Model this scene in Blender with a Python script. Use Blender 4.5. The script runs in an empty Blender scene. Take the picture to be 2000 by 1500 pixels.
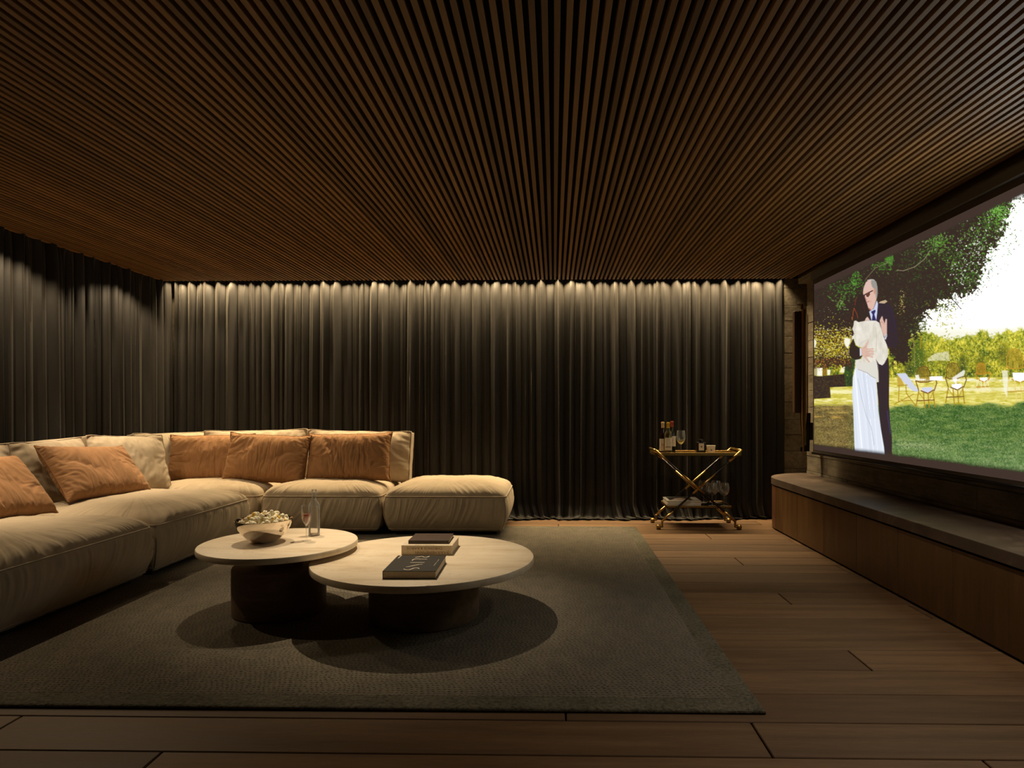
import bpy, bmesh, math, random
import numpy as np
from mathutils import Vector, Matrix

scene = bpy.context.scene
COL = scene.collection
R = math.radians

# ------------------------------------------------------------------ camera
F = 1250.0                      # focal length in pixels of the 2000x1500 frame
CAM_H = 1.2
YAW = math.atan(F / 66000.0)
CX = 1082.0 - F * math.tan(YAW)
CY = 801.0
cam_data = bpy.data.cameras.new('camera')
cam_data.sensor_width = 36.0
cam_data.lens = F / 2000.0 * 36.0
cam_data.shift_x = (1000.0 - CX) / 2000.0
cam_data.shift_y = (CY - 750.0) / 2000.0
cam_data.clip_start = 0.05
cam = bpy.data.objects.new('camera', cam_data)
cam.location = (0, 0, CAM_H)
cam.rotation_euler = (R(90), 0, YAW)
COL.objects.link(cam)
scene.camera = cam

# ------------------------------------------------------------------ world, exposure
world = bpy.data.worlds.new('world')
world.use_nodes = True
world.node_tree.nodes['Background'].inputs[0].default_value = (0.10, 0.075, 0.05, 1)
world.node_tree.nodes['Background'].inputs[1].default_value = 0.02
scene.world = world
scene.view_settings.view_transform = 'Standard'
scene.view_settings.look = 'None'
scene.view_settings.exposure = 0.0
scene.view_settings.gamma = 1.0
scene.view_settings.use_curve_mapping = False
scene.cycles.max_bounces = 8
scene.cycles.diffuse_bounces = 4
scene.cycles.glossy_bounces = 4
scene.cycles.transmission_bounces = 8
scene.cycles.transparent_max_bounces = 16
scene.cycles.sample_clamp_indirect = 3.0
scene.cycles.use_denoising = True

# ------------------------------------------------------------------ lights
WARM = (1.0, 0.74, 0.42)
def area(name, loc, rot, sx, sy, power, color=WARM, spread=180):
    l = bpy.data.lights.new(name, 'AREA'); l.shape = 'RECTANGLE'
    l.size = sx; l.size_y = sy; l.energy = power; l.color = color; l.spread = R(spread)
    o = bpy.data.objects.new(name, l); o.location = loc; o.rotation_euler = rot
    COL.objects.link(o); return o
def spot(name, loc, power, angle, blend=0.5, color=WARM, radius=0.012, aim=(0, 0, -1)):
    l = bpy.data.lights.new(name, 'SPOT'); l.energy = power; l.color = color
    l.spot_size = R(angle); l.spot_blend = blend; l.shadow_soft_size = radius
    o = bpy.data.objects.new(name, l); o.location = loc
    o.rotation_euler = Vector(aim).to_track_quat('-Z', 'Y').to_euler()
    COL.objects.link(o); return o
# light line in the slot between the slats and the back curtain
area('cove_light', (-0.9, 7.068, 2.662), (0, 0, 0), 6.8, 0.012, 150, color=(1.0, 0.76, 0.44), spread=94)
# small downlights washing the left curtain and the sofa below
for yy, pw in ((3.6, 46), (4.9, 56), (6.2, 54)):
    spot('curtain_downlight', (-3.90, yy, 2.60), pw, 136, 0.35, color=(1.0, 0.77, 0.48))
for yy in (3.95, 5.35):  # extra fill spots, no fittings of the room, added to brighten the left cushions
    spot('sofa_fill_spot', (-3.66, yy, 2.60), 210, 52, 1.0, color=(1.0, 0.80, 0.54), aim=(-0.04, 0, -1))
# two downlights over the coffee tables
spot('table_downlight', (-1.05, 4.30, 2.60), 250, 56, 1.0, color=(1.0, 0.80, 0.54), aim=(0.077, -0.18, -1))
spot('table_downlight', (-1.95, 4.38, 2.60), 120, 44, 1.0, color=(1.0, 0.80, 0.54), aim=(0.10, -0.18, -1))
spot('cart_downlight', (1.42, 5.25, 2.60), 40, 62, 0.8, color=(1.0, 0.78, 0.50), aim=(0.0, 0.42, -1))
spot('aisle_downlight', (1.72, 2.75, 2.60), 92, 104, 1.0, color=(1.0, 0.84, 0.66))
# downlight in the corner by the speaker
spot('corner_downlight', (2.46, 6.78, 2.60), 13, 100, 0.8)

# ------------------------------------------------------------------ calibrated helper: pixel of the photograph -> point of the room
_c, _s = math.cos(YAW), math.sin(YAW)
def ray(px, py):
    u = (px - CX) / F; v = (CY - py) / F
    return np.array([u * _c - _s, u * _s + _c, v])
def onz(px, py, z):
    r = ray(px, py); t = (z - CAM_H) / r[2]
    return np.array([r[0] * t, r[1] * t, z])
def ony(px, py, y):
    r = ray(px, py); t = y / r[1]
    return np.array([r[0] * t, y, CAM_H + r[2] * t])

# ------------------------------------------------------------------ material tools
def lin(c):
    return tuple(((x / 255.0) / 12.92 if x / 255.0 <= 0.04045 else ((x / 255.0 + 0.055) / 1.055) ** 2.4) for x in c)
class NT:
    def __init__(s, name):
        s.m = bpy.data.materials.new(name); s.m.use_nodes = True
        s.t = s.m.node_tree; s.n = s.t.nodes; s.n.clear()
        s.out = s.n.new('ShaderNodeOutputMaterial')
    def node(s, typ, **kw):
        nd = s.n.new(typ)
        for k, v in kw.items():
            if k.startswith('i_'):
                nd.inputs[k[2:].replace('_', ' ')].default_value = v
            else: setattr(nd, k, v)
        return nd
    def link(s, a, b): s.t.links.new(a, b)
    def coords(s, scale=(1, 1, 1), kind='Object', rnd=0.0):
        tc = s.node('ShaderNodeTexCoord'); mp = s.node('ShaderNodeMapping')
        mp.inputs['Scale'].default_value = scale
        if rnd:
            oi = s.node('ShaderNodeObjectInfo'); mu = s.node('ShaderNodeVectorMath', operation='SCALE')
            cb = s.node('ShaderNodeCombineXYZ')
            s.link(oi.outputs['Random'], cb.inputs[0]); s.link(oi.outputs['Random'], cb.inputs[1]); s.link(oi.outputs['Random'], cb.inputs[2])
            s.link(cb.outputs[0], mu.inputs[0]); mu.inputs['Scale'].default_value = rnd
            ad = s.node('ShaderNodeVectorMath', operation='ADD')
            s.link(tc.outputs[kind], ad.inputs[0]); s.link(mu.outputs[0], ad.inputs[1])
            s.link(ad.outputs[0], mp.inputs['Vector'])
        else: s.link(tc.outputs[kind], mp.inputs['Vector'])
        return mp.outputs['Vector']
    def noise(s, vec, scale, detail=4, rough=0.55, dist=0.0):
        n = s.node('ShaderNodeTexNoise'); s.link(vec, n.inputs['Vector'])
        n.inputs['Scale'].default_value = scale; n.inputs['Detail'].default_value = detail
        n.inputs['Roughness'].default_value = rough; n.inputs['Distortion'].default_value = dist
        return n.outputs['Fac']
    def ramp(s, fac, stops):
        r = s.node('ShaderNodeValToRGB'); e = r.color_ramp.elements
        while len(e) < len(stops): e.new(0.5)
        for el, (p, c) in zip(e, stops):
            el.position = p; el.color = (*c, 1) if len(c) == 3 else c
        s.link(fac, r.inputs['Fac']); return r.outputs['Color']
    def mix(s, fac, a, b, blend='MIX'):
        m = s.node('ShaderNodeMix', data_type='RGBA', blend_type=blend)
        if isinstance(fac, float): m.inputs[0].default_value = fac
        else: s.link(fac, m.inputs[0])
        for idx, v in ((6, a), (7, b)):
            if isinstance(v, tuple): m.inputs[idx].default_value = (*v, 1)
            else: s.link(v, m.inputs[idx])
        return m.outputs[2]
    def math(s, op, a, b=None):
        m = s.node('ShaderNodeMath', operation=op)
        for i, v in enumerate((a, b)):
            if v is None: continue
            if isinstance(v, (int, float)): m.inputs[i].default_value = v
            else: s.link(v, m.inputs[i])
        return m.outputs[0]
    def bump(s, h, strength=0.3, dist=0.01, prev=None):
        b = s.node('ShaderNodeBump'); b.inputs['Strength'].default_value = strength
        b.inputs['Distance'].default_value = dist; s.link(h, b.inputs['Height'])
        if prev is not None: s.link(prev, b.inputs['Normal'])
        return b.outputs['Normal']
    def bsdf(s, color, rough=0.5, metal=0.0, normal=None, spec=0.5, sheen=0.0, sheen_rough=0.4, sheen_tint=None, coat=0.0):
        b = s.node('ShaderNodeBsdfPrincipled')
        if isinstance(color, tuple): b.inputs['Base Color'].default_value = (*color, 1)
        else: s.link(color, b.inputs['Base Color'])
        if isinstance(rough, (int, float)): b.inputs['Roughness'].default_value = rough
        else: s.link(rough, b.inputs['Roughness'])
        b.inputs['Metallic'].default_value = metal
        b.inputs['Specular IOR Level'].default_value = spec
        b.inputs['Sheen Weight'].default_value = sheen; b.inputs['Sheen Roughness'].default_value = sheen_rough
        if sheen_tint: b.inputs['Sheen Tint'].default_value = (*sheen_tint, 1)
        b.inputs['Coat Weight'].default_value = coat
        if normal is not None: s.link(normal, b.inputs['Normal'])
        s.link(b.outputs[0], s.out.inputs[0]); return s.m
def mul(c, k): return tuple(x * k for x in c)

def wood(name, dark, light, axis='x', grain=60.0, rough=0.5, vary=0.35, rnd=13.0, bstr=0.25, spec=0.5):
    t = NT(name)
    sc = {'x': (1, 14, 14), 'y': (14, 1, 14), 'z': (14, 14, 1)}[axis]
    v = t.coords(sc, rnd=rnd)
    n1 = t.noise(v, 1.1, 6, 0.62, 0.6)
    n2 = t.noise(v, grain / 6.0, 3, 0.6)
    f = t.math('ADD', t.math('MULTIPLY', n1, 0.72), t.math('MULTIPLY', n2, 0.28))
    col = t.ramp(f, [(0.30, dark), (0.52, tuple((a + b) / 2 for a, b in zip(dark, light))), (0.72, light)])
    oi = t.node('ShaderNodeObjectInfo')
    k = t.math('ADD', t.math('MULTIPLY', oi.outputs['Random'], vary * 2), 1 - vary)
    cb = t.node('ShaderNodeCombineColor')
    for i in range(3): t.link(k, cb.inputs[i])
    col = t.mix(1.0, col, cb.outputs[0], 'MULTIPLY')
    r = t.math('ADD', t.math('MULTIPLY', n1, 0.25), rough - 0.12)
    return t.bsdf(col, r, normal=t.bump(n2, bstr, 0.002), spec=spec)

def fabric(name, col, sheen=0.5, weave=900.0, vary=0.18, rough=0.85, bstr=0.25, tint=None, big=7.0):
    t = NT(name)
    v = t.coords()
    n = t.noise(v, big, 4, 0.6)
    c = t.ramp(n, [(0.3, mul(col, 1 - vary)), (0.7, mul(col, 1 + vary))])
    w = t.noise(v, weave, 2, 0.6)
    return t.bsdf(c, rough, normal=t.bump(w, bstr, 0.001), sheen=sheen, sheen_rough=0.35, sheen_tint=tint, spec=0.2)

def plain(name, col, rough=0.5, metal=0.0, spec=0.5, coat=0.0, nz=0.0):
    t = NT(name)
    v = t.coords(); n = t.noise(v, 30.0, 3)
    c = t.ramp(n, [(0.3, mul(col, 0.92)), (0.7, mul(col, 1.06))])
    r = t.math('ADD', t.math('MULTIPLY', n, 0.08), max(rough - 0.04, 0.0))
    return t.bsdf(c, r, metal=metal, spec=spec, coat=coat, normal=t.bump(n, 0.05 + nz, 0.001))

def clear(name, tint=(1, 1, 1), ior=1.45, edge=0.25):
    t = NT(name)
    tr = t.node('ShaderNodeBsdfTransparent'); tr.inputs[0].default_value = (*tint, 1)
    gl = t.node('ShaderNodeBsdfGlossy'); gl.inputs['Roughness'].default_value = 0.02
    gl.inputs[0].default_value = (1, 1, 1, 1)
    fr = t.node('ShaderNodeFresnel'); fr.inputs[0].default_value = ior
    lw = t.node('ShaderNodeLayerWeight'); lw.inputs[0].default_value = edge
    v = t.coords(); n = t.noise(v, 20.0, 2)
    t.link(t.bump(n, 0.03, 0.001), gl.inputs['Normal'])
    f = t.math('MINIMUM', t.math('ADD', fr.outputs[0], t.math('MULTIPLY', lw.outputs['Facing'], 0.12)), 0.9)
    mx = t.node('ShaderNodeMixShader'); t.link(f, mx.inputs[0]); t.link(tr.outputs[0], mx.inputs[1]); t.link(gl.outputs[0], mx.inputs[2])
    df = t.node('ShaderNodeBsdfDiffuse'); df.inputs[0].default_value = (*tint, 1)
    m2 = t.node('ShaderNodeMixShader'); t.link(t.math('ADD', t.math('MULTIPLY', lw.outputs['Facing'], 0.16), 0.022), m2.inputs[0])
    t.link(mx.outputs[0], m2.inputs[1]); t.link(df.outputs[0], m2.inputs[2])
    t.link(m2.outputs[0], t.out.inputs[0]); return t.m

MAT = {}
MAT['plank'] = wood('oiled_oak_planks', (0.084, 0.046, 0.021), (0.205, 0.118, 0.056), 'x', 90, 0.62, 0.30, spec=0.28)
MAT['subfloor'] = plain('dark_subfloor', (0.006, 0.004, 0.003), 0.9)
MAT['slat'] = wood('oak_slats', (0.165, 0.082, 0.024), (0.29, 0.152, 0.047), 'y', 60, 0.55, 0.32)
MAT['felt'] = fabric('black_felt', (0.006, 0.005, 0.004), 0.0)
MAT['walnut_door'] = wood('oak_veneer_doors', (0.085, 0.042, 0.014), (0.21, 0.110, 0.038), 'z', 80, 0.45, 0.12)
MAT['curved_wood'] = wood('red_oak_end', (0.13, 0.055, 0.024), (0.22, 0.10, 0.045), 'z', 80, 0.45, 0.0)
MAT['drum'] = wood('smoked_oak_drum', (0.095, 0.057, 0.033), (0.25, 0.16, 0.098), 'x', 70, 0.6, 0.0)
MAT['dark'] = plain('matt_black', (0.006, 0.0055, 0.005), 0.7)
MAT['lacquer'] = plain('black_lacquer', (0.008, 0.006, 0.005), 0.25)
MAT['brass'] = plain('brushed_brass', (0.46, 0.30, 0.11), 0.30, 1.0)
MAT['brass_dark'] = plain('aged_brass', (0.31, 0.20, 0.07), 0.42, 1.0)
MAT['steel'] = plain('polished_silver', (0.80, 0.72, 0.62), 0.10, 1.0, nz=-0.048)
MAT['cream'] = fabric('cream_velvet', (0.43, 0.345, 0.240), 0.22, tint=(1.0, 0.92, 0.8), vary=0.07)
MAT['cream_pipe'] = fabric('cream_piping', (0.37, 0.295, 0.21), 0.2)
MAT['caramel'] = fabric('caramel_velvet', (0.30, 0.155, 0.070), 0.25, tint=(1.0, 0.75, 0.5), vary=0.16, big=5.0)
MAT['paper'] = plain('book_pages', (0.55, 0.45, 0.33), 0.8)
MAT['white_cover'] = plain('cream_book_cover', (0.62, 0.52, 0.37), 0.6)
MAT['mag'] = plain('white_magazine', (0.60, 0.56, 0.48), 0.5)
MAT['black_cover'] = plain('black_book_cover', (0.016, 0.015, 0.012), 0.45)
MAT['brown_cover'] = plain('brown_leather_cover', (0.060, 0.036, 0.026), 0.45)
MAT['print_light'] = plain('light_print', (0.60, 0.50, 0.37), 0.6)
MAT['grey_print'] = plain('grey_print', (0.26, 0.22, 0.16), 0.6)
MAT['print_dark'] = plain('brown_print', (0.16, 0.10, 0.05), 0.6)
MAT['print_black'] = plain('black_print', (0.02, 0.018, 0.016), 0.6)
MAT['print_skin'] = plain('pale_photo_print', (0.45, 0.33, 0.26), 0.6)
MAT['emboss'] = plain('embossed_leather', (0.10, 0.062, 0.045), 0.35)
MAT['glass'] = clear('clear_glass', (0.97, 0.97, 0.96))
MAT['white_wine'] = clear('white_wine', (0.93, 0.85, 0.52), 1.33)
MAT['rose'] = clear('rose_wine', (0.90, 0.45, 0.28), 1.33)
MAT['white_bottle'] = clear('pale_bottle_glass', (0.62, 0.58, 0.36), 1.5)
MAT['red_bottle'] = plain('dark_red_wine_bottle', (0.012, 0.004, 0.004), 0.06, spec=0.8)
MAT['black_bottle'] = plain('black_green_wine_bottle', (0.006, 0.007, 0.005), 0.06, spec=0.8)
MAT['label_paper'] = plain('wine_label', (0.56, 0.48, 0.34), 0.7)
MAT['label_grey'] = plain('pale_grey_label', (0.50, 0.45, 0.40), 0.7)
MAT['foil_yellow'] = plain('yellow_foil', (0.62, 0.36, 0.03), 0.35, 0.3)
MAT['foil_red'] = plain('red_foil', (0.36, 0.06, 0.035), 0.35, 0.2)
MAT['foil_cream'] = plain('cream_foil', (0.60, 0.42, 0.20), 0.4)
MAT['porcelain'] = plain('white_porcelain', (0.68, 0.62, 0.50), 0.25)
MAT['corn_white'] = plain('popcorn_white', (0.82, 0.76, 0.56), 0.8)
MAT['corn_yellow'] = plain('popcorn_yellow', (0.78, 0.50, 0.10), 0.6)
MAT['corn_brown'] = plain('popcorn_hull', (0.30, 0.12, 0.04), 0.5)
MAT['grey_metal'] = plain('grey_screen_housing', (0.095, 0.088, 0.072), 0.6)
MAT['border'] = plain('dark_screen_border', (0.060, 0.045, 0.030), 0.8)
MAT['panel_brown'] = wood('speaker_wood_lamella', (0.05, 0.022, 0.010), (0.11, 0.05, 0.02), 'z', 80, 0.5, 0.0)

def mk_curtain():
    t = NT('charcoal_curtain_linen')
    v = t.coords((1, 1, 0.25))
    n = t.noise(v, 14.0, 3)
    c = t.ramp(n, [(0.3, (0.0112, 0.0094, 0.0073)), (0.7, (0.0165, 0.0138, 0.0106))])
    v2 = t.coords((1, 1, 1)); w = t.noise(v2, 420.0, 2, 0.7)
    return t.bsdf(c, 0.62, normal=t.bump(w, 0.5, 0.0015), sheen=0.10, sheen_rough=0.4, sheen_tint=(1, 0.9, 0.75), spec=0.3)
MAT['curtain'] = mk_curtain()

def mk_concrete():
    t = NT('board_marked_concrete')
    v = t.coords(rnd=7.0)
    n = t.noise(v, 2.2, 8, 0.68)
    vs = t.coords((1, 0.12, 1), rnd=7.0)
    g = t.noise(vs, 26.0, 5, 0.7)
    f = t.math('ADD', t.math('MULTIPLY', n, 0.6), t.math('MULTIPLY', g, 0.4))
    c = t.ramp(f, [(0.34, (0.085, 0.070, 0.048)), (0.5, (0.21, 0.178, 0.128)), (0.66, (0.33, 0.285, 0.21))])
    vo = t.node('ShaderNodeTexVoronoi'); t.link(v, vo.inputs['Vector']); vo.inputs['Scale'].default_value = 22.0
    pit = t.ramp(vo.outputs['Distance'], [(0.05, (0.25, 0.25, 0.25)), (0.12, (1, 1, 1))])
    c = t.mix(0.5, c, t.mix(1.0, c, pit, 'MULTIPLY'))
    b = t.bump(f, 0.8, 0.012)
    return t.bsdf(c, 0.9, normal=b, spec=0.2)
MAT['concrete'] = mk_concrete()

def mk_travertine():
    t = NT('cream_travertine')
    v = t.coords((0.22, 1, 1))
    n = t.noise(v, 9.0, 7, 0.62, 0.4)
    c = t.ramp(n, [(0.28, (0.52, 0.40, 0.26)), (0.45, (0.66, 0.55, 0.40)), (0.62, (0.72, 0.62, 0.47)), (0.8, (0.77, 0.68, 0.54))])
    v2 = t.coords((0.33, 1, 1)); p = t.noise(v2, 95.0, 3, 0.6)
    m2 = t.noise(t.coords((0.5, 1, 1)), 5.0, 3)
    th = t.math('ADD', p, t.math('MULTIPLY', m2, 0.30))
    pit = t.ramp(th, [(0.80, (0, 0, 0)), (0.86, (0.7, 0.7, 0.7))])
    c = t.mix(pit, c, (0.36, 0.24, 0.13))
    h = t.math('MULTIPLY', pit, -1.0)
    return t.bsdf(c, 0.42, normal=t.bump(h, 0.5, 0.002), spec=0.4)
MAT['travertine'] = mk_travertine()

def mk_stone():
    t = NT('brown_stone_worktop')
    v = t.coords()
    n = t.noise(v, 3.0, 8, 0.65, 0.8); g = t.noise(v, 120.0, 3)
    c = t.ramp(n, [(0.3, (0.070, 0.046, 0.032)), (0.55, (0.115, 0.080, 0.058)), (0.62, (0.16, 0.115, 0.082)), (0.75, (0.105, 0.072, 0.052))])
    return t.bsdf(c, 0.55, normal=t.bump(g, 0.35, 0.001), spec=0.45)
MAT['stone'] = mk_stone()

def mk_rug(name, dirx):
    t = NT(name)
    # chunky loops in slightly wandering rows
    v0 = t.coords((1, 1, 1))
    wob = t.noise(v0, 9.0, 2)
    tc = t.node('ShaderNodeTexCoord'); sep = t.node('ShaderNodeSeparateXYZ'); t.link(tc.outputs['Object'], sep.inputs[0])
    a, b = (sep.outputs[0], sep.outputs[1]) if dirx else (sep.outputs[1], sep.outputs[0])
    row = t.math('ADD', t.math('ADD', t.math('MULTIPLY', b, 52.0), t.math('MULTIPLY', wob, 1.2)), t.math('MULTIPLY', t.noise(v0, 30.0, 2), 1.1))
    fl = t.math('FLOOR', row); fr = t.math('FRACT', row)
    off = t.math('FRACT', t.math('MULTIPLY', t.math('SINE', t.math('MULTIPLY', fl, 12.989)), 437.5))
    colv = t.math('ADD', t.math('MULTIPLY', a, 44.0), off)
    colv = t.math('ADD', colv, t.math('MULTIPLY', wob, 2.0))
    fc = t.math('FRACT', t.math('ADD', colv, t.math('MULTIPLY', fr, 0.35)))
    hr = t.math('SINE', t.math('MULTIPLY', fr, math.pi)); hc = t.math('SINE', t.math('MULTIPLY', fc, math.pi))
    h = t.math('SUBTRACT', 1.0, t.math('MULTIPLY', t.math('SUBTRACT', 1.0, t.math('POWER', hr, 0.75)), t.math('SUBTRACT', 1.0, t.math('POWER', hc, 1.3))))
    h = t.math('ADD', h, t.math('MULTIPLY', t.math('SUBTRACT', t.noise(v0, 95.0, 3, 0.75), 0.5), 1.6))
    fine = t.noise(v0, 500.0, 2)
    big = t.noise(v0, 1.7, 4)
    patch = t.noise(t.coords((1, 0.5, 1)), 14.0, 3)
    hh = t.math('ADD', h, t.math('MULTIPLY', fine, 0.3))
    c = t.ramp(h, [(0.12, (0.016, 0.013, 0.009)), (0.55, (0.100, 0.086, 0.062)), (0.95, (0.215, 0.186, 0.136))])
    k = t.ramp(t.math('ADD', t.math('MULTIPLY', big, 0.5), t.math('MULTIPLY', patch, 0.5)), [(0.35, (0.78, 0.78, 0.78)), (0.65, (1.15, 1.12, 1.08))])
    c = t.mix(1.0, c, k, 'MULTIPLY')
    return t.bsdf(c, 0.95, normal=t.bump(hh, 1.0, 0.010), spec=0.1, sheen=0.15)
MAT['rug'] = mk_rug('woven_rug_loops', True)
def mk_border():
    t = NT('woven_rug_border')
    v = t.coords((1, 1, 1)); n = t.noise(v, 60.0, 4, 0.7); big = t.noise(v, 5.0, 3)
    f = t.math('ADD', t.math('MULTIPLY', n, 0.75), t.math('MULTIPLY', big, 0.25))
    c = t.ramp(f, [(0.36, (0.055, 0.050, 0.036)), (0.62, (0.165, 0.150, 0.108))])
    return t.bsdf(c, 0.95, normal=t.bump(n, 1.0, 0.008), spec=0.1)
MAT['rug_border'] = mk_border()

# ------------------------------------------------------------------ object tools
def mesh_obj(name, verts, faces, mat, parent=None, smooth=False, loc=None, mats=None, fmat=None):
    me = bpy.data.meshes.new(name)
    me.from_pydata([tuple(map(float, v)) for v in verts], [], [tuple(map(int, f)) for f in faces])
    me.update()
    for mm in (mats or [mat]): me.materials.append(mm)
    if fmat is not None: me.polygons.foreach_set('material_index', fmat)
    if smooth: me.polygons.foreach_set('use_smooth', [True] * len(me.polygons))
    o = bpy.data.objects.new(name, me); COL.objects.link(o)
    if loc is not None: o.location = loc
    if parent is not None: o.parent = parent
    return o
def bm_obj(name, bm, mat, parent=None, smooth=False, loc=None, mats=None):
    me = bpy.data.meshes.new(name); bm.normal_update(); bm.to_mesh(me); bm.free()
    for mm in (mats or [mat]): me.materials.append(mm)
    if smooth: me.polygons.foreach_set('use_smooth', [True] * len(me.polygons))
    o = bpy.data.objects.new(name, me); COL.objects.link(o)
    if loc is not None: o.location = loc
    if parent is not None: o.parent = parent
    return o
def add_box(bm, x0, x1, y0, y1, z0, z1, bevel=0.0, seg=1, mi=0):
    t = bmesh.new(); bmesh.ops.create_cube(t, size=1.0)
    for v in t.verts:
        v.co = Vector((x0 + (v.co.x + .5) * (x1 - x0), y0 + (v.co.y + .5) * (y1 - y0), z0 + (v.co.z + .5) * (z1 - z0)))
    if bevel: bmesh.ops.bevel(t, geom=t.edges[:], offset=bevel, segments=seg, affect='EDGES', profile=0.5)
    mp = [bm.verts.new(v.co) for v in t.verts]
    t.verts.index_update()
    for f in t.faces:
        nf = bm.faces.new([mp[v.index] for v in f.verts]); nf.material_index = mi
    t.free()
def box(name, x0, x1, y0, y1, z0, z1, mat, parent=None, bevel=0.0, seg=1, loc=None):
    bm = bmesh.new(); add_box(bm, x0, x1, y0, y1, z0, z1, bevel, seg)
    return bm_obj(name, bm, mat, parent, loc=loc)
def lathe(name, prof, mat, parent=None, seg=48, loc=None, smooth=True, bm=None, mi=0, center=(0, 0)):
    own = bm is None
    if own: bm = bmesh.new()
    rings = []
    for r, z in prof:
        if r < 1e-6: rings.append([bm.verts.new((center[0], center[1], z))])
        else: rings.append([bm.verts.new((center[0] + r * math.cos(2 * math.pi * i / seg), center[1] + r * math.sin(2 * math.pi * i / seg), z)) for i in range(seg)])
    for a, b in zip(rings, rings[1:]):
        for i in range(seg):
            j = (i + 1) % seg
            if len(a) == 1 and len(b) == 1: continue
            if len(a) == 1: f = bm.faces.new((a[0], b[j], b[i]))
            elif len(b) == 1: f = bm.faces.new((a[i], a[j], b[0]))
            else: f = bm.faces.new((a[i], a[j], b[j], b[i]))
            f.material_index = mi; f.smooth = smooth
    if own:
        o = bm_obj(name, bm, mat, parent, loc=loc)
        if smooth: shade_auto(o)
        return o
def shade_auto(o, ang=35):
    me = o.data
    me.polygons.foreach_set('use_smooth', [True] * len(me.polygons))
    bm = bmesh.new(); bm.from_mesh(me)
    lim = R(ang)
    for e in bm.edges:
        if len(e.link_faces) == 2 and e.calc_face_angle(0) > lim: e.smooth = False
    bm.to_mesh(me); bm.free()
def add_tube(bm, pts, r, seg=10, caps=True, closed=False, mi=0):
    pts = [Vector(p) for p in pts]; n = len(pts)
    rr = r if isinstance(r, (list, tuple)) else [r] * n
    rings = []; up = None
    for i, p in enumerate(pts):
        if closed: d = pts[(i + 1) % n] - pts[i - 1]
        else: d = pts[min(i + 1, n - 1)] - pts[max(i - 1, 0)]
        d.normalize()
        if up is None:
            up = Vector((0, 0, 1)) if abs(d.z) < 0.9 else Vector((1, 0, 0))
        s1 = d.cross(up).normalized(); up = s1.cross(d).normalized()
        rings.append([bm.verts.new(p + (s1 * math.cos(2 * math.pi * k / seg) + up * math.sin(2 * math.pi * k / seg)) * rr[i]) for k in range(seg)])
    m = n if closed else n - 1
    for i in range(m):
        a, b = rings[i], rings[(i + 1) % n]
        for k in range(seg):
            j = (k + 1) % seg
            f = bm.faces.new((a[k], a[j], b[j], b[k])); f.smooth = True; f.material_index = mi
    if caps and not closed:
        bm.faces.new(rings[0][::-1]).material_index = mi; bm.faces.new(rings[-1]).material_index = mi
def tube(name, pts, r, mat, parent=None, seg=10, caps=True, closed=False):
    bm = bmesh.new(); add_tube(bm, pts, r, seg, caps, closed)
    bmesh.ops.recalc_face_normals(bm, faces=bm.faces[:])
    return bm_obj(name, bm, mat, parent)
def tag(o, label, cat, group=None, kind=None):
    o['label'] = label; o['category'] = cat
    if group: o['group'] = group
    if kind: o['kind'] = kind
    return o
def thing(name, label, cat, loc=(0, 0, 0), rz=0.0, group=None):
    o = bpy.data.objects.new(name, None); COL.objects.link(o); o.location = loc; o.rotation_euler = (0, 0, rz)
    o.empty_display_size = 0.1
    return tag(o, label, cat, group)
def struct(o): o['kind'] = 'structure'; return o
def dup(root, loc, rz=0.0, label=None, group=None):
    r = root.copy(); COL.objects.link(r); r.location = loc; r.rotation_euler = (0, 0, rz)
    if label: r['label'] = label
    if group: r['group'] = group
    for ch in list(root.children):
        c = ch.copy(); COL.objects.link(c); c.parent = r
        for g in ch.children:
            d = g.copy(); COL.objects.link(d); d.parent = c
    return r
def text_obj(name, body, size, mat, parent, loc, rot, align='CENTER', ext=0.0002, sx=1.0, space=1.0):
    cu = bpy.data.curves.new(name + '_curve', 'FONT'); cu.body = body; cu.size = size
    cu.align_x = align; cu.align_y = 'CENTER'; cu.extrude = ext; cu.space_character = space; cu.resolution_u = 2
    tmp = bpy.data.objects.new('tmp', cu); COL.objects.link(tmp)
    dg = bpy.context.evaluated_depsgraph_get()
    me = bpy.data.meshes.new_from_object(tmp.evaluated_get(dg)); bpy.data.objects.remove(tmp)
    me.materials.clear(); me.materials.append(mat)
    o = bpy.data.objects.new(name, me); COL.objects.link(o); o.parent = parent
    o.location = loc; o.rotation_euler = rot; o.scale = (sx, 1, 1)
    return o

# ------------------------------------------------------------------ numpy noise
def vnoise1(x, seed, period=None):
    rng = np.random.RandomState(seed); tab = rng.rand(4096) * 2 - 1
    xi = np.floor(x).astype(int); f = x - xi; f = f * f * (3 - 2 * f)
    if period: a = tab[xi % period]; b = tab[(xi + 1) % period]
    else: a = tab[xi % 4096]; b = tab[(xi + 1) % 4096]
    return a + (b - a) * f
def vnoise2(x, y, seed):
    rng = np.random.RandomState(seed); tab = rng.rand(256, 256) * 2 - 1
    xi = np.floor(x).astype(int); yi = np.floor(y).astype(int); fx = x - xi; fy = y - yi
    fx = fx * fx * (3 - 2 * fx); fy = fy * fy * (3 - 2 * fy)
    g = lambda a, b: tab[a % 256, b % 256]
    return (g(xi, yi) * (1 - fx) + g(xi + 1, yi) * fx) * (1 - fy) + (g(xi, yi + 1) * (1 - fx) + g(xi + 1, yi + 1) * fx) * fy
def fbm2(x, y, seed, oct=4):
    s = 0; a = 1; t = 0
    for k in range(oct):
        s = s + a * vnoise2(x * 2 ** k, y * 2 ** k, seed + k); t += a; a *= 0.55
    return s / t

# ================================================================== SETTING
XL, XR, YB, YF = -4.46, 2.77, 7.24, -1.6
ZC = 2.63
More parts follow.
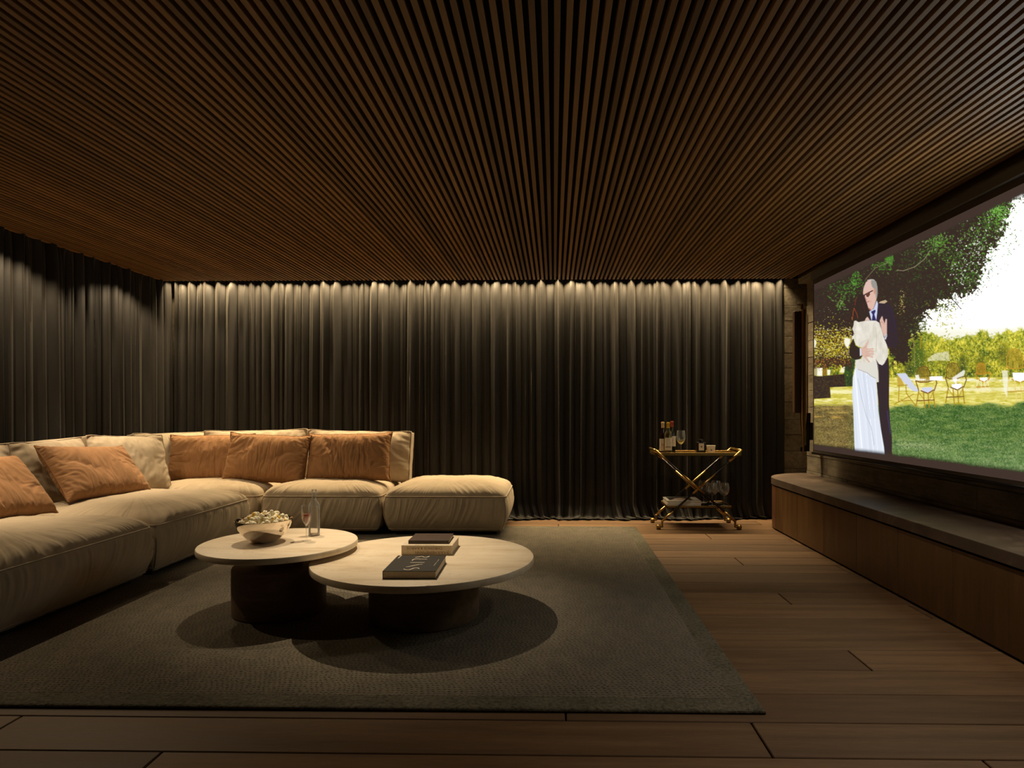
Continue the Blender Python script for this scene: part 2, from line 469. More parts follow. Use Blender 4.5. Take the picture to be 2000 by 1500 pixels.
# floor: planks running across the room
P = 0.25075; PY0 = 2.2245; PL = 2.843
floor = struct(box('floor', XL, XR, YF, YB, -0.06, -0.016, MAT['subfloor']))
def plank_mesh(w, l):
    bm = bmesh.new(); add_box(bm, 0, l, 0, w, -0.016, 0, 0.0030); me = bpy.data.meshes.new('plank')
    bm.normal_update(); bm.to_mesh(me); bm.free(); me.materials.append(MAT['plank']); return me
cache = {}
for k in range(-15, 20):
    y0 = PY0 + k * P; y1 = y0 + P
    if y0 > YB: break
    j0 = 0.757 - 0.7107 * k
    while j0 > XL: j0 -= PL
    xs = []
    x = j0
    while x < XR:
        a, b = max(x, XL), min(x + PL, XR)
        if b - a > 0.02: xs.append((a, b))
        x += PL
    for a, b in xs:
        key = (round(b - a, 3),)
        if key not in cache: cache[key] = plank_mesh(P - 0.0055, b - a - 0.007)
        o = bpy.data.objects.new('plank', cache[key]); COL.objects.link(o)
        o.location = (a + 0.0035, y0 + 0.00275, 0); o.parent = floor

# ceiling: black backing with lengthwise oak slats
SP = 0.0457
ceiling = struct(box('ceiling', XL, XR, YF, 7.02, ZC + 0.035, ZC + 0.075, MAT['felt']))
bm = bmesh.new(); add_box(bm, 0, 0.0232, 0, 7.02 - YF, 0, 0.036, 0.0012)
sl = bpy.data.meshes.new('slat'); bm.normal_update(); bm.to_mesh(sl); bm.free(); sl.materials.append(MAT['slat'])
i0 = int(math.ceil(-4.345 / SP)); i1 = int(2.60 / SP)
for i in range(i0, i1 + 1):
    o = bpy.data.objects.new('slat', sl); COL.objects.link(o); o.location = (i * SP, YF, ZC); o.parent = ceiling
box('edge_trim', 2.655, 2.662, YF, 7.02, ZC - 0.003, ZC + 0.036, MAT['brass_dark'], ceiling)
box('edge_board', -4.37, 2.66, 7.02, 7.026, ZC + 0.004, ZC + 0.07, MAT['felt'], ceiling)
pocket = struct(box('ceiling', XL, XR, 7.02, YB, 2.86, 2.90, MAT['felt']))
box('pocket_board', XL, XR, 7.006, 7.018, ZC + 0.075, 2.86, MAT['felt'], pocket)

# walls
wall_right = struct(box('wall_right', XR + 0.03, XR + 0.2, YF, YB + 0.2, 0, 2.9, MAT['concrete']))
rng = random.Random(5)
z = 0.0
while z < 2.85:
    h = rng.choice((0.165, 0.18, 0.195)); z2 = min(z + h, 2.86)
    y = YF; 
    while y < 7.06:
        L = rng.uniform(1.6, 2.6); y2 = min(y + L, 7.06)
        if 7.06 - y2 < 0.4: y2 = 7.06
        d = rng.uniform(0, 0.006)
        box('concrete_board', XR - d, XR + 0.03, y + 0.0015, y2 - 0.0015, z + 0.002, z2 - 0.002, MAT['concrete'], wall_right, 0.002)
        y = y2
    z = z2
wall_back = struct(box('wall_back', XL, XR + 0.03, YB, YB + 0.12, 0, 2.9, MAT['concrete']))
z = 0.0
while z < 2.85:
    h = rng.choice((0.165, 0.18, 0.195)); z2 = min(z + h, 2.86); d = rng.uniform(0, 0.006)
    box('concrete_board', 2.545, XR + 0.03, 7.12 - d, YB, z + 0.002, z2 - 0.002, MAT['concrete'], wall_back, 0.002)
    z = z2
struct(box('wall_left', XL - 0.12, XL, YF, YB, 0, 2.9, MAT['concrete']))
struct(box('wall_front', XL, XR, YF - 0.12, YF, 0, 2.9, MAT['concrete']))

# ================================================================== CURTAINS
def curtain(name, length, seed, rows=74, dx=0.0052, ztop=2.80, depth=0.088, folds=0.104):
    """local: x along the rail, y toward the room is negative, z up"""
    n = int(length / dx)
    s = np.linspace(0, length, n)
    rng = np.random.RandomState(seed)
    # irregular fold phase
    widths = []; t = 0
    while t < length + 0.3:
        w = folds * rng.choice([0.62, 0.8, 1.0, 1.15, 1.45], p=[.16, .24, .28, .2, .12]) * rng.uniform(.9, 1.1)
        widths.append(w); t += w
    edges = np.concatenate([[0], np.cumsum(widths)])
    amps = rng.uniform(0.55, 1.0, len(edges)) * (np.append(widths, folds) / folds) ** 0.5
    seconds = rng.uniform(-1, 1, len(edges))
    L = 2.83 + 0.10
    V = []
    zz = np.concatenate([np.linspace(ztop, 0.16, rows - 22, endpoint=False), np.linspace(0.16, -0.12, 22)])
    for r, z in enumerate(zz):
        # slow sideways wander of the folds with height
        hgt = (ztop - z) / ztop
        wander = 0.016 * vnoise1(s * 3.1 + 40, seed + 3) * hgt + 0.010 * vnoise1(s * 9.0 + hgt * 1.3, seed + 4) * hgt
        sp = s + wander
        ph = np.interp(sp, edges, np.arange(len(edges)))
        fr = ph - np.floor(ph); idx = np.clip(np.floor(ph).astype(int), 0, len(edges) - 1)
        A = np.interp(sp, edges, amps)
        prof = 0.5 + 0.5 * np.cos(2 * np.pi * fr)          # 1 at fold crests
        prof = prof ** (0.48 + 0.16 * np.sin(idx * 2.1))
        sec = seconds[idx] * 0.16 * np.sin(4 * np.pi * fr + idx) + 0.05 * vnoise1(s * 60, seed + 8)
        pin = math.exp(-max(0, 2.66 - z) / 0.10)           # gathered heading
        pleat = 0.5 + 0.5 * np.cos(2 * np.pi * s / 0.165 + 1.6 * vnoise1(s * 4, seed + 5))
        out = depth * A * (prof + sec) * (1 - 0.62 * pin) + pin * 0.048 * pleat ** 1.5
        out = out * (0.80 + 0.30 * hgt)
        lat = -0.42 * depth * A * np.sin(4 * np.pi * fr) * (0.3 + 0.7 * hgt)
        x = s + lat * 0.55; y = -out
        # pooled hem
        if z < 0.16:
            e = (0.16 - z) / 0.28
            fl = 0.5 + 0.5 * vnoise1(s * 5.5, seed + 9)
            fl2 = 0.5 + 0.5 * vnoise1(s * 17, seed + 10)
            push = (e ** 1.5) * (0.04 + 0.12 * fl + 0.03 * fl2)
            fade = np.clip((s - 0.10) / 0.40, 0, 1) * np.clip((length - 0.42 - s) / 0.35, 0, 1)
            y = y - push * (0.12 + 0.88 * fade)
            x = x + (e ** 1.4) * (0.05 + 0.10 * vnoise1(s * 3.2, seed + 11))
            zf = 0.004 + 0.030 * (0.5 + 0.5 * np.sin(fr * 2 * np.pi + 2.0)) * (1 - 0.5 * e) + 0.012 * fl2
            zr = np.maximum(z, 0) * np.ones(n)
            k = np.clip((0.10 - z) / 0.10, 0, 1); k = k * k * (3 - 2 * k)
            zz_ = zr * (1 - k) + zf * k
            y = y * 1.0
        else: zz_ = np.full(n, z)
        V.append(np.stack([x, y, np.maximum(zz_, 0.003)], 1))
    V = np.concatenate(V)
    rws = len(zz)
    i = np.arange(rws - 1)[:, None] * n + np.arange(n - 1)[None, :]
    i = i.ravel()
    Fc = np.stack([i, i + n, i + n + 1, i + 1], 1)
    return V, Fc
V, Fc = curtain('c', 6.80, 11)
V = V + np.array([-4.26, 7.155, 0])
cb = mesh_obj('curtain', V, Fc, MAT['curtain'], smooth=True)
tag(cb, 'floor-length charcoal pleated curtain along the back wall behind the bar cart', 'curtain')
V, Fc = curtain('c', 6.4, 31, depth=0.095, folds=0.125)
W = np.stack([-4.365 - V[:, 1], 7.11 - V[:, 0], V[:, 2]], 1)
cl = mesh_obj('curtain', W, Fc[:, ::-1], MAT['curtain'], smooth=True)
tag(cl, 'floor-length charcoal pleated curtain along the left wall beside the sofa', 'curtain')

# ================================================================== SCREEN WALL
SX = 2.58; SY0, SY1 = 6.40, 3.25; SZ0, SZ1 = 0.806, 2.447
screen = thing('projection_screen', 'large pull-down projection screen showing a couple embracing in a garden', 'screen', (SX + 0.05, (SY0 + SY1) / 2, 0.0))
so = Vector(screen.location)
def par(o, p):
    """parent while keeping the world place"""
    o.parent = p; o.matrix_parent_inverse = Matrix.Translation(-Vector(p.location)) if p.rotation_euler.z == 0 else p.matrix_world.inverted()
    return o
par(box('housing', SX - 0.02, SX + 0.10, 3.05, 6.44, 2.492, 2.565, MAT['grey_metal'], bevel=0.006), screen)
bm = bmesh.new()
add_box(bm, SX + 0.0015, SX + 0.004, SY1 - 0.04, SY0 + 0.028, 0.775, 2.495)
par(bm_obj('fabric_border', bm, MAT['border']), screen)
par(tube('hem_bar', [(SX + 0.003, SY0 + 0.045, 0.772), (SX + 0.003, SY1 - 0.06, 0.772)], 0.011, MAT['lacquer'], seg=12), screen)
trim = struct(box('trim_1', 2.665, XR + 0.02, YF, 7.04, 2.575, 2.66, MAT['concrete'], bevel=0.004))

# ---- the projected picture, painted as colours on the fabric
class Paint:
    def __init__(s, x0, y0, x1, y1, sc):
        s.x0, s.y0, s.sc = x0, y0, sc; s.w = int((x1 - x0) * sc); s.h = int((y1 - y0) * sc)
        s.a = np.zeros((s.h, s.w, 3)); s.yy, s.xx = np.mgrid[0:s.h, 0:s.w]
        s.X = x0 + (s.xx + .5) / sc; s.Y = y0 + (s.yy + .5) / sc
    def win(s, bx0, by0, bx1, by1, pad=2):
        i0 = max(int((by0 - s.y0) * s.sc) - pad, 0); i1 = min(int((by1 - s.y0) * s.sc) + pad + 1, s.h)
        j0 = max(int((bx0 - s.x0) * s.sc) - pad, 0); j1 = min(int((bx1 - s.x0) * s.sc) + pad + 1, s.w)
        return (slice(i0, i1), slice(j0, j1)) if i1 > i0 and j1 > j0 else None
    def put(s, w, m, col):
        c = np.array(col, float) / 255.0 if not isinstance(col, np.ndarray) else col
        s.a[w] = s.a[w] * (1 - m[..., None]) + c * m[..., None]
    def poly(s, pts, col, soft=0.6, alpha=1.0, rough=0.0):
        p = np.array(pts, float); w = s.win(p[:, 0].min(), p[:, 1].min(), p[:, 0].max(), p[:, 1].max(), 4 + int(rough * 3))
        if w is None: return
        X, Y = s.X[w], s.Y[w]; d = np.full(X.shape, 1e9); ins = np.zeros(X.shape, bool)
        n = len(p)
        for i in range(n):
            ax, ay = p[i]; bx, by = p[(i + 1) % n]; ex, ey = bx - ax, by - ay; l2 = ex * ex + ey * ey + 1e-9
            t = np.clip(((X - ax) * ex + (Y - ay) * ey) / l2, 0, 1)
            d = np.minimum(d, (X - ax - t * ex) ** 2 + (Y - ay - t * ey) ** 2)
            cond = ((ay > Y) != (by > Y)) & (X < (bx - ax) * (Y - ay) / (by - ay + 1e-12) + ax); ins ^= cond
        sd = np.sqrt(d) * np.where(ins, 1, -1)
        if rough: sd = sd + rough * (1.1 * fbm2(X * .09, Y * .09, 91, 3) + 1.2 * fbm2(X * .32, Y * .32, 92, 3))
        m = np.clip(sd / soft + 0.5, 0, 1) * alpha
        if callable(col): col = col(X, Y)
        s.put(w, m, col)
    def line(s, pts, wd, col, alpha=1.0):
        for (ax, ay), (bx, by) in zip(pts, pts[1:]):
            w = s.win(min(ax, bx) - wd, min(ay, by) - wd, max(ax, bx) + wd, max(ay, by) + wd, 3)
            if w is None: continue
            X, Y = s.X[w], s.Y[w]; ex, ey = bx - ax, by - ay; l2 = ex * ex + ey * ey + 1e-9
            t = np.clip(((X - ax) * ex + (Y - ay) * ey) / l2, 0, 1)
            d = np.hypot(X - ax - t * ex, Y - ay - t * ey)
            s.put(w, np.clip((wd / 2 - d) / 0.5 + 0.5, 0, 1) * alpha, col)
    def blob(s, x, y, a, b, ang, col, alpha=1.0, soft=0.35):
        r = max(a, b); w = s.win(x - r, y - r, x + r, y + r)
        if w is None: return
        X, Y = s.X[w] - x, s.Y[w] - y; c, sn = math.cos(ang), math.sin(ang)
        u = (X * c + Y * sn) / a; v = (-X * sn + Y * c) / b
        s.put(w, np.clip((1 - np.sqrt(u * u + v * v)) / soft, 0, 1) * alpha, col)

def paint_picture():
    K = Paint(1584, 340, 2064, 962, 2.0)
    rg = np.random.RandomState(3)
    C = lambda *c: np.array(c, float) / 255.0
    X, Y = K.X, K.Y
    A = lambda p: [(1580 + x / 9.0909, 560 + y / 9.0909) for x, y in p]      # close views used while tracing
    B = lambda p: [(1580 + x / 6.82, 700 + y / 6.82) for x, y in p]
    D = lambda p: [(1590 + x / 4.688, 340 + y / 4.688) for x, y in p]
    E = lambda p: [(1700 + x / 6.667, 680 + y / 6.667) for x, y in p]
    Ff = lambda p: [(1550 + x / 2.42, 340 + y / 2.42) for x, y in p]
    hy = 738 + (X - 1590) * 0.012
    # sky
    n = fbm2(X * 0.02, Y * 0.02, 5)
    K.a[:] = C(250, 250, 246) + 0.01 * n[..., None]
    K.a += np.clip((Y - 600) / 140, 0, 1)[..., None] * (C(252, 246, 205) - C(250, 250, 246))
    # midground hedge band
    top = 655 + 10 * fbm2(X * 0.06, X * 0, 8) + 14 * fbm2(X * 0.02, X * 0 + 3, 9)
    top = np.where(X > 1880, top - (X - 1880) * 0.12, top)
    n1 = fbm2(X * 0.14, Y * 0.10, 12); n2 = fbm2(X * 0.5, Y * 0.32, 13)
    hedge = C(150, 150, 40) + n1[..., None] * C(110, 84, 40) + n2[..., None] * C(110, 96, 60)
    hedge += np.clip((700 - Y) / 60, 0, 1)[..., None] * C(25, 28, 20)
    m = np.clip((Y - top + 9 * n2) / 4, 0, 1) * (Y < 760)
    K.a = K.a * (1 - m[..., None]) + hedge * m[..., None]
    # darker green tree and shaded hollows in the band
    for (cx, cy, a, b, col, al) in ((1792, 700, 16, 40, (70, 92, 22), .85), (1880, 715, 7, 24, (60, 70, 20), .7), (1915, 716, 9, 22, (75, 80, 18), .6),
                                    (1960, 690, 12, 20, (96, 96, 26), .6), (1775, 722, 9, 16, (52, 60, 22), .7), (1841, 690, 9, 14, (150, 150, 30), .5)):
        mm = np.clip(1.25 - ((X - cx) / a) ** 2 - ((Y - cy) / b) ** 2 + 1.1 * n2 + .5 * n1, 0, 1) * al
        K.a = K.a * (1 - mm[..., None]) + (C(*col) + n2[..., None] * 0.12) * mm[..., None]
    K.poly([(1812, 700), (1826, 690), (1853, 686), (1855, 705), (1830, 704), (1812, 706)], (226, 222, 190), 2, .8)
    for q in range(2600):
        x = rg.uniform(1740, 2064); y = rg.uniform(640, 742); 
        if y < 655 - max(0, x - 1880) * .1: continue
        c = [(190, 190, 50), (236, 236, 160), (116, 126, 26), (62, 76, 20), (168, 176, 70)][rg.randint(5)]
        K.blob(x, y, rg.uniform(.8, 2.0), rg.uniform(.6, 1.1), rg.uniform(0, 3.1), c, .6)
    # ground
    gy = Y - 738
    g = np.zeros_like(K.a)
    ng = fbm2(X * 0.10, Y * 0.5, 21); nf = fbm2(X * 0.7, Y * 0.9, 22); nv = fbm2(X * 0.06, Y * 0.22, 23)
    bright = C(226, 214, 108) + ng[..., None] * C(60, 60, 100)
    green = C(86, 116, 54) + nf[..., None] * C(58, 58, 44) + nv[..., None] * C(44, 34, 20)
    brown = C(122, 104, 58) + nf[..., None] * C(56, 52, 40) + nv[..., None] * C(34, 30, 14)
    far = C(112, 140, 84) + nf[..., None] * C(55, 55, 46) + nv[..., None] * C(30, 26, 18)
    edge = np.where(X > 1730, 792 - np.clip((X - 1730) / 260, 0, 1) * 6 + 4 * vnoise1(X * .08, 7), 788)
    k = np.clip((Y - edge + 5 * ng) / 7, 0, 1)
    lawn_r = green + np.clip((Y - 842) / 70, 0, 1)[..., None] * (far - green)
    lx = np.clip((X - 1650) / 80, 0, 1)
    lawn = brown * (1 - lx[..., None]) + lawn_r * lx[..., None]
    pale = np.clip(1 - np.abs(Y - 868 - (X - 1740) * .05) / 14, 0, 1) * np.clip((X - 1735) / 20, 0, 1) * np.clip((1880 - X) / 80, 0, 1)
    lawn = lawn + pale[..., None] * C(58, 42, 52) * (.6 + .8 * nf[..., None])
    base = bright * (1 - k[..., None]) + lawn * k[..., None]
    K.a = np.where((Y > 737 + 2 * n2)[..., None], base, K.a)
    # bright white path streaks
    for (ya, yb, x0, x1, col, al) in ((739, 745, 1765, 2064, (255, 252, 235), .9), (755, 765, 1736, 2064, (250, 244, 196), .75), (747, 751, 1840, 2064, (196, 196, 60), .6),
                                      (760, 770, 1621, 1668, (252, 246, 190), .9), (757, 762, 1621, 1668, (215, 205, 90), .7), (780, 786, 1588, 1668, (250, 240, 190), .8),
                                      (772, 777, 1600, 1668, (190, 180, 60), .6), (774, 778, 1736, 2064, (205, 196, 70), .5), (770, 773, 1860, 2064, (150, 150, 30), .5)):
        mm = np.clip((Y - ya + 3 * ng) / 3, 0, 1) * np.clip((yb - Y + 3 * ng) / 3, 0, 1) * (X > x0) * (X < x1) * al
        K.a = K.a * (1 - mm[..., None]) + C(*col) * mm[..., None]
    # warm streaks on the left lawn
    for (yy, al, col) in ((797, .5, (196, 160, 84)), (806, .75, (226, 190, 96)), (814, .6, (222, 170, 74)), (791, .4, (150, 140, 70))):
        mm = np.exp(-((Y - yy - 2 * nv) / 2.2) ** 2) * (X < 1680) * al * np.clip(.5 + nv * 1.6, 0, 1)
        K.a = K.a * (1 - mm[..., None]) + C(*col) * mm[..., None]
    for q in range(9000):                                            # grass blades
        x = rg.uniform(1588, 2064); y = rg.uniform(792, 958); d = (y - 790) / 160
        if x < 1665: c = [(150, 132, 84), (120, 110, 52), (96, 84, 44), (180, 165, 110)][rg.randint(4)]
        else: c = [(110, 146, 70), (56, 88, 34), (156, 172, 122), (84, 110, 54), (186, 186, 150)][rg.randint(5)]
        l = rg.uniform(1.2, 3.6) * (.5 + d); a = rg.uniform(-.8, .8)
        K.line([(x, y), (x + l * math.sin(a), y - l * math.cos(a))], .9, c, .5)
    # left: clipped hedge, orange-brown bushes
    hd = lambda X_, Y_: C(62, 48, 20) + fbm2(X_ * .5, Y_ * .5, 31)[..., None] * C(40, 34, 20)
    K.poly(B([(60, 230), (130, 240), (450, 210), (580, 215), (580, 372), (280, 385), (290, 525), (60, 540)]), hd, 1.2)
    K.poly(B([(480, 0), (625, 0), (585, 200), (578, 370), (490, 365), (470, 200)]), lambda a, b: C(50, 74, 18) + fbm2(a * .5, b * .3, 32)[..., None] * C(40, 50, 20), 2)
    K.poly(B([(60, 0), (100, 0), (115, 220), (70, 230)]), (180, 168, 120), 1.5)
    K.poly(B([(110, 120), (180, 120), (180, 235), (108, 232)]), (252, 248, 230), 2)
    K.poly(B([(240, 150), (290, 150), (280, 222), (246, 222)]), (250, 246, 220), 2)
    K.poly(B([(190, 90), (240, 90), (235, 225), (180, 225)]), (150, 110, 10), 2)
    K.poly(B([(440, 110), (480, 110), (470, 190), (410, 190)]), (246, 242, 210), 2)
    n3 = fbm2(X * .35, Y * .35, 33)
    m = np.clip((n3 * 14 + 718 - Y) / 4, 0, 1) * (X < 1672) * (Y > 560) * np.clip((1666 - X + 8 * n3) / 6, 0, 1)
    K.a = K.a * (1 - m[..., None]) + C(70, 52, 24) * m[..., None]
    # dark canopy of the big tree
    can = Ff([(80, 500), (300, 400), (560, 290), (830, 160), (1010, 92), (1040, 110), (1030, 170), (1000, 220), (985, 300), (930, 360), (905, 430), (890, 500), (850, 560), (800, 570),
              (740, 585), (700, 610), (640, 650), (608, 690), (590, 740), (566, 770), (560, 840), (530, 900), (480, 900), (420, 700), (250, 770), (190, 745), (150, 720), (95, 705)])
    cn = fbm2(X * .22, Y * .22, 41); c2 = fbm2(X * .6, Y * .6, 42)
    K.poly(can, lambda a, b: C(56, 42, 32) + fbm2(a * .4, b * .4, 43)[..., None] * C(20, 17, 10), 3, rough=11)
    # yellow left bushes under the canopy
    for q in range(1500):
        x = rg.uniform(1590, 1664); y = rg.gauss(0, 1) if False else rg.normal(672, 20)
        if y < 640 and rg.rand() < .6: continue
        if y > 735: continue
        cs = [(190, 180, 10), (215, 205, 40), (160, 120, 10), (120, 92, 10), (236, 228, 120)] if y < 700 else [(150, 95, 50), (190, 120, 60), (110, 70, 35), (170, 150, 40)]
        K.blob(x, y, rg.uniform(.8, 2.2), rg.uniform(.6, 1.2), rg.uniform(0, 3.1), cs[rg.randint(len(cs))], .85)
    for q in range(110):
        K.blob(rg.uniform(1590, 1662), rg.uniform(640, 700), rg.uniform(.6, 1.6), rg.uniform(.6, 1.2), 0, (250, 246, 225), .8)
    K.poly(A([(640, 900), (740, 930), (730, 1000), (690, 1100), (640, 1040), (620, 960)]), (250, 247, 225), 2.5)
    K.poly(A([(88, 930), (125, 950), (120, 1060), (90, 1090)]), (250, 247, 225), 2)
    # foliage of the canopy: clusters of leaves
    def leaves(n_, cx, cy, sx, sy, cols, sz=(1.4, 3.4), al=.8):
        for q in range(n_):
            x = cx + sx * rg.normal(); y = cy + sy * rg.normal()
            K.blob(x, y, rg.uniform(*sz), rg.uniform(.7, 1.4), rg.uniform(0, 3.14), cols[rg.randint(len(cols))], al)
    dk = [(44, 62, 26), (58, 84, 34), (78, 104, 52), (36, 30, 20), (64, 56, 36)]
    lt = [(90, 140, 46), (110, 168, 60), (70, 120, 40), (140, 160, 110)]
    vv = [(74, 140, 40), (56, 112, 36), (104, 160, 66), (88, 120, 60)]
    leaves(260, 1652, 566, 17, 10, vv + dk, al=.75); leaves(110, 1673, 548, 6, 12, vv, al=.8); leaves(60, 1640, 592, 8, 10, lt, al=.7)
    leaves(150, 1724, 520, 12, 6, vv + dk, al=.75); leaves(120, 1737, 505, 4, 5, vv)
    leaves(330, 1785, 515, 22, 17, dk, al=.75); leaves(260, 1815, 480, 18, 13, lt + dk, al=.7); leaves(160, 1835, 472, 10, 9, lt, al=.75)
    leaves(420, 1870, 510, 24, 20, dk + lt, al=.75); leaves(500, 1905, 470, 22, 26, lt + dk, al=.8); leaves(500, 1938, 430, 17, 20, lt + dk, al=.8)
    leaves(260, 1950, 408, 13, 12, [(120, 190, 60), (150, 200, 110), (90, 150, 60)], al=.8)
    leaves(300, 1890, 545, 20, 12, lt + dk, al=.8); leaves(180, 1860, 570, 24, 10, dk, al=.8); leaves(150, 1835, 598, 20, 7, dk + [(120, 130, 30)], al=.8)
    leaves(160, 1790, 640, 12, 14, dk + [(90, 110, 20)], al=.8)
    leaves(110, 1985, 380, 14, 8, dk, al=.7); leaves(70, 1925, 500, 26, 22, lt, al=.8); leaves(50, 1960, 470, 20, 20, lt, al=.8)
    leaves(90, 1845, 620, 22, 16, [(190, 180, 60), (150, 150, 40)], al=.55)
    leaves(60, 1690, 600, 60, 40, [(90, 84, 60), (110, 110, 60)], (.6, 1.4), .5); leaves(90, 1768, 590, 14, 12, dk, al=.6)
    leaves(45, 1761, 590, 3, 12, [(190, 170, 110), (150, 130, 40)], (.8, 1.8), .9)
    for q in range(170):                                             # light showing through
        x = 1895 + 28 * rg.normal(); y = 500 - (x - 1895) * 1.1 + 30 * rg.normal()
        if x > 1850: K.blob(x, y, rg.uniform(.6, 2.2), rg.uniform(.5, 1.5), rg.uniform(0, 3), (250, 250, 246), .9)
    for q in range(45):
        K.blob(rg.uniform(1600, 1660), rg.uniform(590, 660), .8, .6, 0, (225, 222, 190), .7)
    # faint leaves all over the dark crown
    for q in range(5200):
        x = rg.uniform(1590, 1960); y = rg.uniform(380, 700)
        i_, j_ = int((y - K.y0) * K.sc), int((x - K.x0) * K.sc)
        if K.a[i_, j_].max() > 0.33: continue
        c = [(48, 44, 28), (44, 58, 28), (70, 66, 44), (40, 28, 22), (60, 78, 38)][rg.randint(5)]
        K.blob(x, y, rg.uniform(1.2, 3.0), rg.uniform(.6, 1.2), rg.uniform(0, 3.14), c, rg.uniform(.25, .7))
    # branches
    K.line(D([(470, 965), (560, 860), (690, 805)]), 1.2, (130, 120, 90), .9)
    K.line(D([(760, 880), (820, 885), (920, 850), (1010, 780), (1060, 700)]), 1.4, (150, 140, 110), .9)
    K.line(D([(1240, 1130), (1290, 1170), (1345, 1235)]), 1.6, (50, 38, 28)); K.line(D([(960, 1240), (1010, 1260), (1080, 1330)]), 2.0, (44, 34, 24))
    K.line(D([(1100, 1215), (980, 1235), (900, 1300), (820, 1400), (760, 1500)]), 5.0, (44, 34, 26)); K.line(D([(1700, 300), (1800, 240), (1860, 215)]), 1.0, (70, 60, 50))
    # trunks of the band
    K.line(A([(1840, 900), (1870, 1100), (1880, 1400)]), 1.6, (140, 130, 70)); K.line(A([(1990, 880), (1975, 1100)]), 1.6, (180, 140, 40))
    # ---- garden chairs
    br = (122, 80, 22); ye = (176, 140, 34); wh = (252, 250, 245)
    K.poly(E([(340, 330), (460, 325), (640, 570), (560, 560), (480, 500)]), (212, 216, 232), .8)
    K.poly(E([(340, 345), (400, 400), (440, 480), (360, 500)]), (196, 160, 60), .8, .8)
    for p in ([(350, 490), (480, 480)], [(375, 500), (365, 690)], [(460, 480), (470, 590), (590, 750)], [(310, 730), (560, 600)], [(365, 690), (520, 680)]): K.line(E(p), 1.6, ye)
    def armchair(ox, oy, s, c1, c2, seat=(214, 216, 236)):
        T = lambda p: E([(ox + x * s, oy + y * s) for x, y in p])
        K.poly(T([(-75, -300), (-30, -335), (30, -335), (75, -290), (85, -180), (60, -120), (-70, -130)]), (170, 140, 50), 1, .35)
        for dx in (-60, -35, -10, 15, 40, 62): K.line(T([(dx * .7, -325 + abs(dx) * .3), (dx, -130)]), 1.1, c1, .9)
        K.line(T([(-80, -150), (-85, -250), (-55, -320), (0, -340), (55, -320), (85, -250), (80, -150)]), 1.8, c1)
        K.poly(T([(-20, -60), (110, -70), (120, -25), (60, 5), (-10, 0)]), seat, 1)
        K.line(T([(-30, -20), (60, 15), (130, -30)]), 2.2, c1)
        K.line(T([(-100, -150), (-40, -130), (60, -135), (160, -170), (175, -120), (140, -20)]), 1.9, c1); K.line(T([(-100, -150), (-60, -20)]), 1.8, c1)
        for a in ([(-60, -20), (-95, 180)], [(0, 0), (20, 210)], [(125, -20), (150, 190)], [(60, 10), (75, 200)]): K.line(T(a), 2.1, c2)
        K.line(T([(-85, 110), (140, 100)]), 2.0, c1); K.line(T([(-60, 0), (10, 100)]), 1.2, c2); K.line(T([(125, 0), (80, 100)]), 1.2, c2)
    armchair(690, 575, 1.0, br, ye); armchair(1075, 530, 1.0, (120, 92, 44), ye, (236, 236, 240))
    K.poly(E([(1060, 390), (1220, 280), (1235, 300), (1215, 360), (1130, 390), (1120, 490)]), wh, 1.5, .85)
    K.poly(E([(580, 350), (630, 345), (640, 400), (730, 400), (700, 420), (600, 420)]), wh, 1.5, .9)
    armchair(1440, 430, .7, (196, 140, 40), (248, 236, 190), wh)
    armchair(1880, 430, 1.25, (190, 150, 50), (240, 215, 130), wh); K.poly(E([(1850, 320), (2100, 320), (2100, 420), (1870, 420)]), wh, 1.5)
    K.poly(E([(770, 370), (940, 365), (940, 415), (770, 420)]), wh, 1.5)
    K.poly(E([(1710, 290), (1790, 290), (1790, 420), (1780, 640), (1740, 560)]), (250, 248, 226), 2, .8)
    # ---- the couple
    suit = (40, 31, 52); suit2 = (52, 44, 78)
    K.poly(B([(900, 0), (1060, 0), (1070, 200), (1065, 600), (1085, 900), (1105, 1050), (1105, 1330), (1000, 1330), (960, 1000), (900, 300)]), (56, 44, 48), .8)
    K.line(B([(1045, 700), (1060, 850), (1085, 1000)]), 2.0, (70, 58, 110), .8); K.line(B([(1060, 200), (1062, 600)]), 1.0, (66, 52, 78), .6)
    K.poly(A([(1220, 295), (1290, 285), (1400, 295), (1450, 310), (1480, 380), (1530, 600), (1560, 760), (1590, 870), (1590, 980), (1560, 1060), (1520, 1085), (1390, 1060), (1350, 950),
              (1400, 1300), (1410, 1460), (1180, 1460), (1100, 700), (1080, 500), (1060, 400)]), suit, .8)
    K.poly(A([(1390, 820), (1560, 780), (1590, 870), (1590, 980), (1560, 1060), (1520, 1085), (1390, 1060), (1340, 930)]), (44, 34, 50), .8)
    K.line(A([(1440, 330), (1510, 560), (1550, 740)]), 1.6, suit2, .8)
    K.poly(A([(790, 920), (735, 1020), (715, 1130), (715, 1210), (760, 1270), (870, 1310), (940, 1240), (910, 1090), (830, 1050)]), (42, 33, 38), .8)
    K.poly(A([(1235, 290), (1270, 260), (1360, 235), (1395, 262), (1340, 300)]), (196, 172, 140), .8)
    K.line(A([(1450, 215), (1480, 280), (1540, 345)]), 1.3, (160, 146, 120)); K.poly(A([(1390, 270), (1450, 215), (1540, 350), (1490, 400)]), (60, 48, 40), .8)
    # shirt, tie
    K.poly(A([(1205, 240), (1225, 300), (1210, 480), (1195, 600), (1110, 600), (1068, 440), (1150, 390)]), (206, 212, 238), .8)
    K.poly(A([(1100, 445), (1170, 408), (1185, 430), (1160, 490), (1195, 600), (1115, 605), (1130, 495)]), (34, 48, 96), .6)
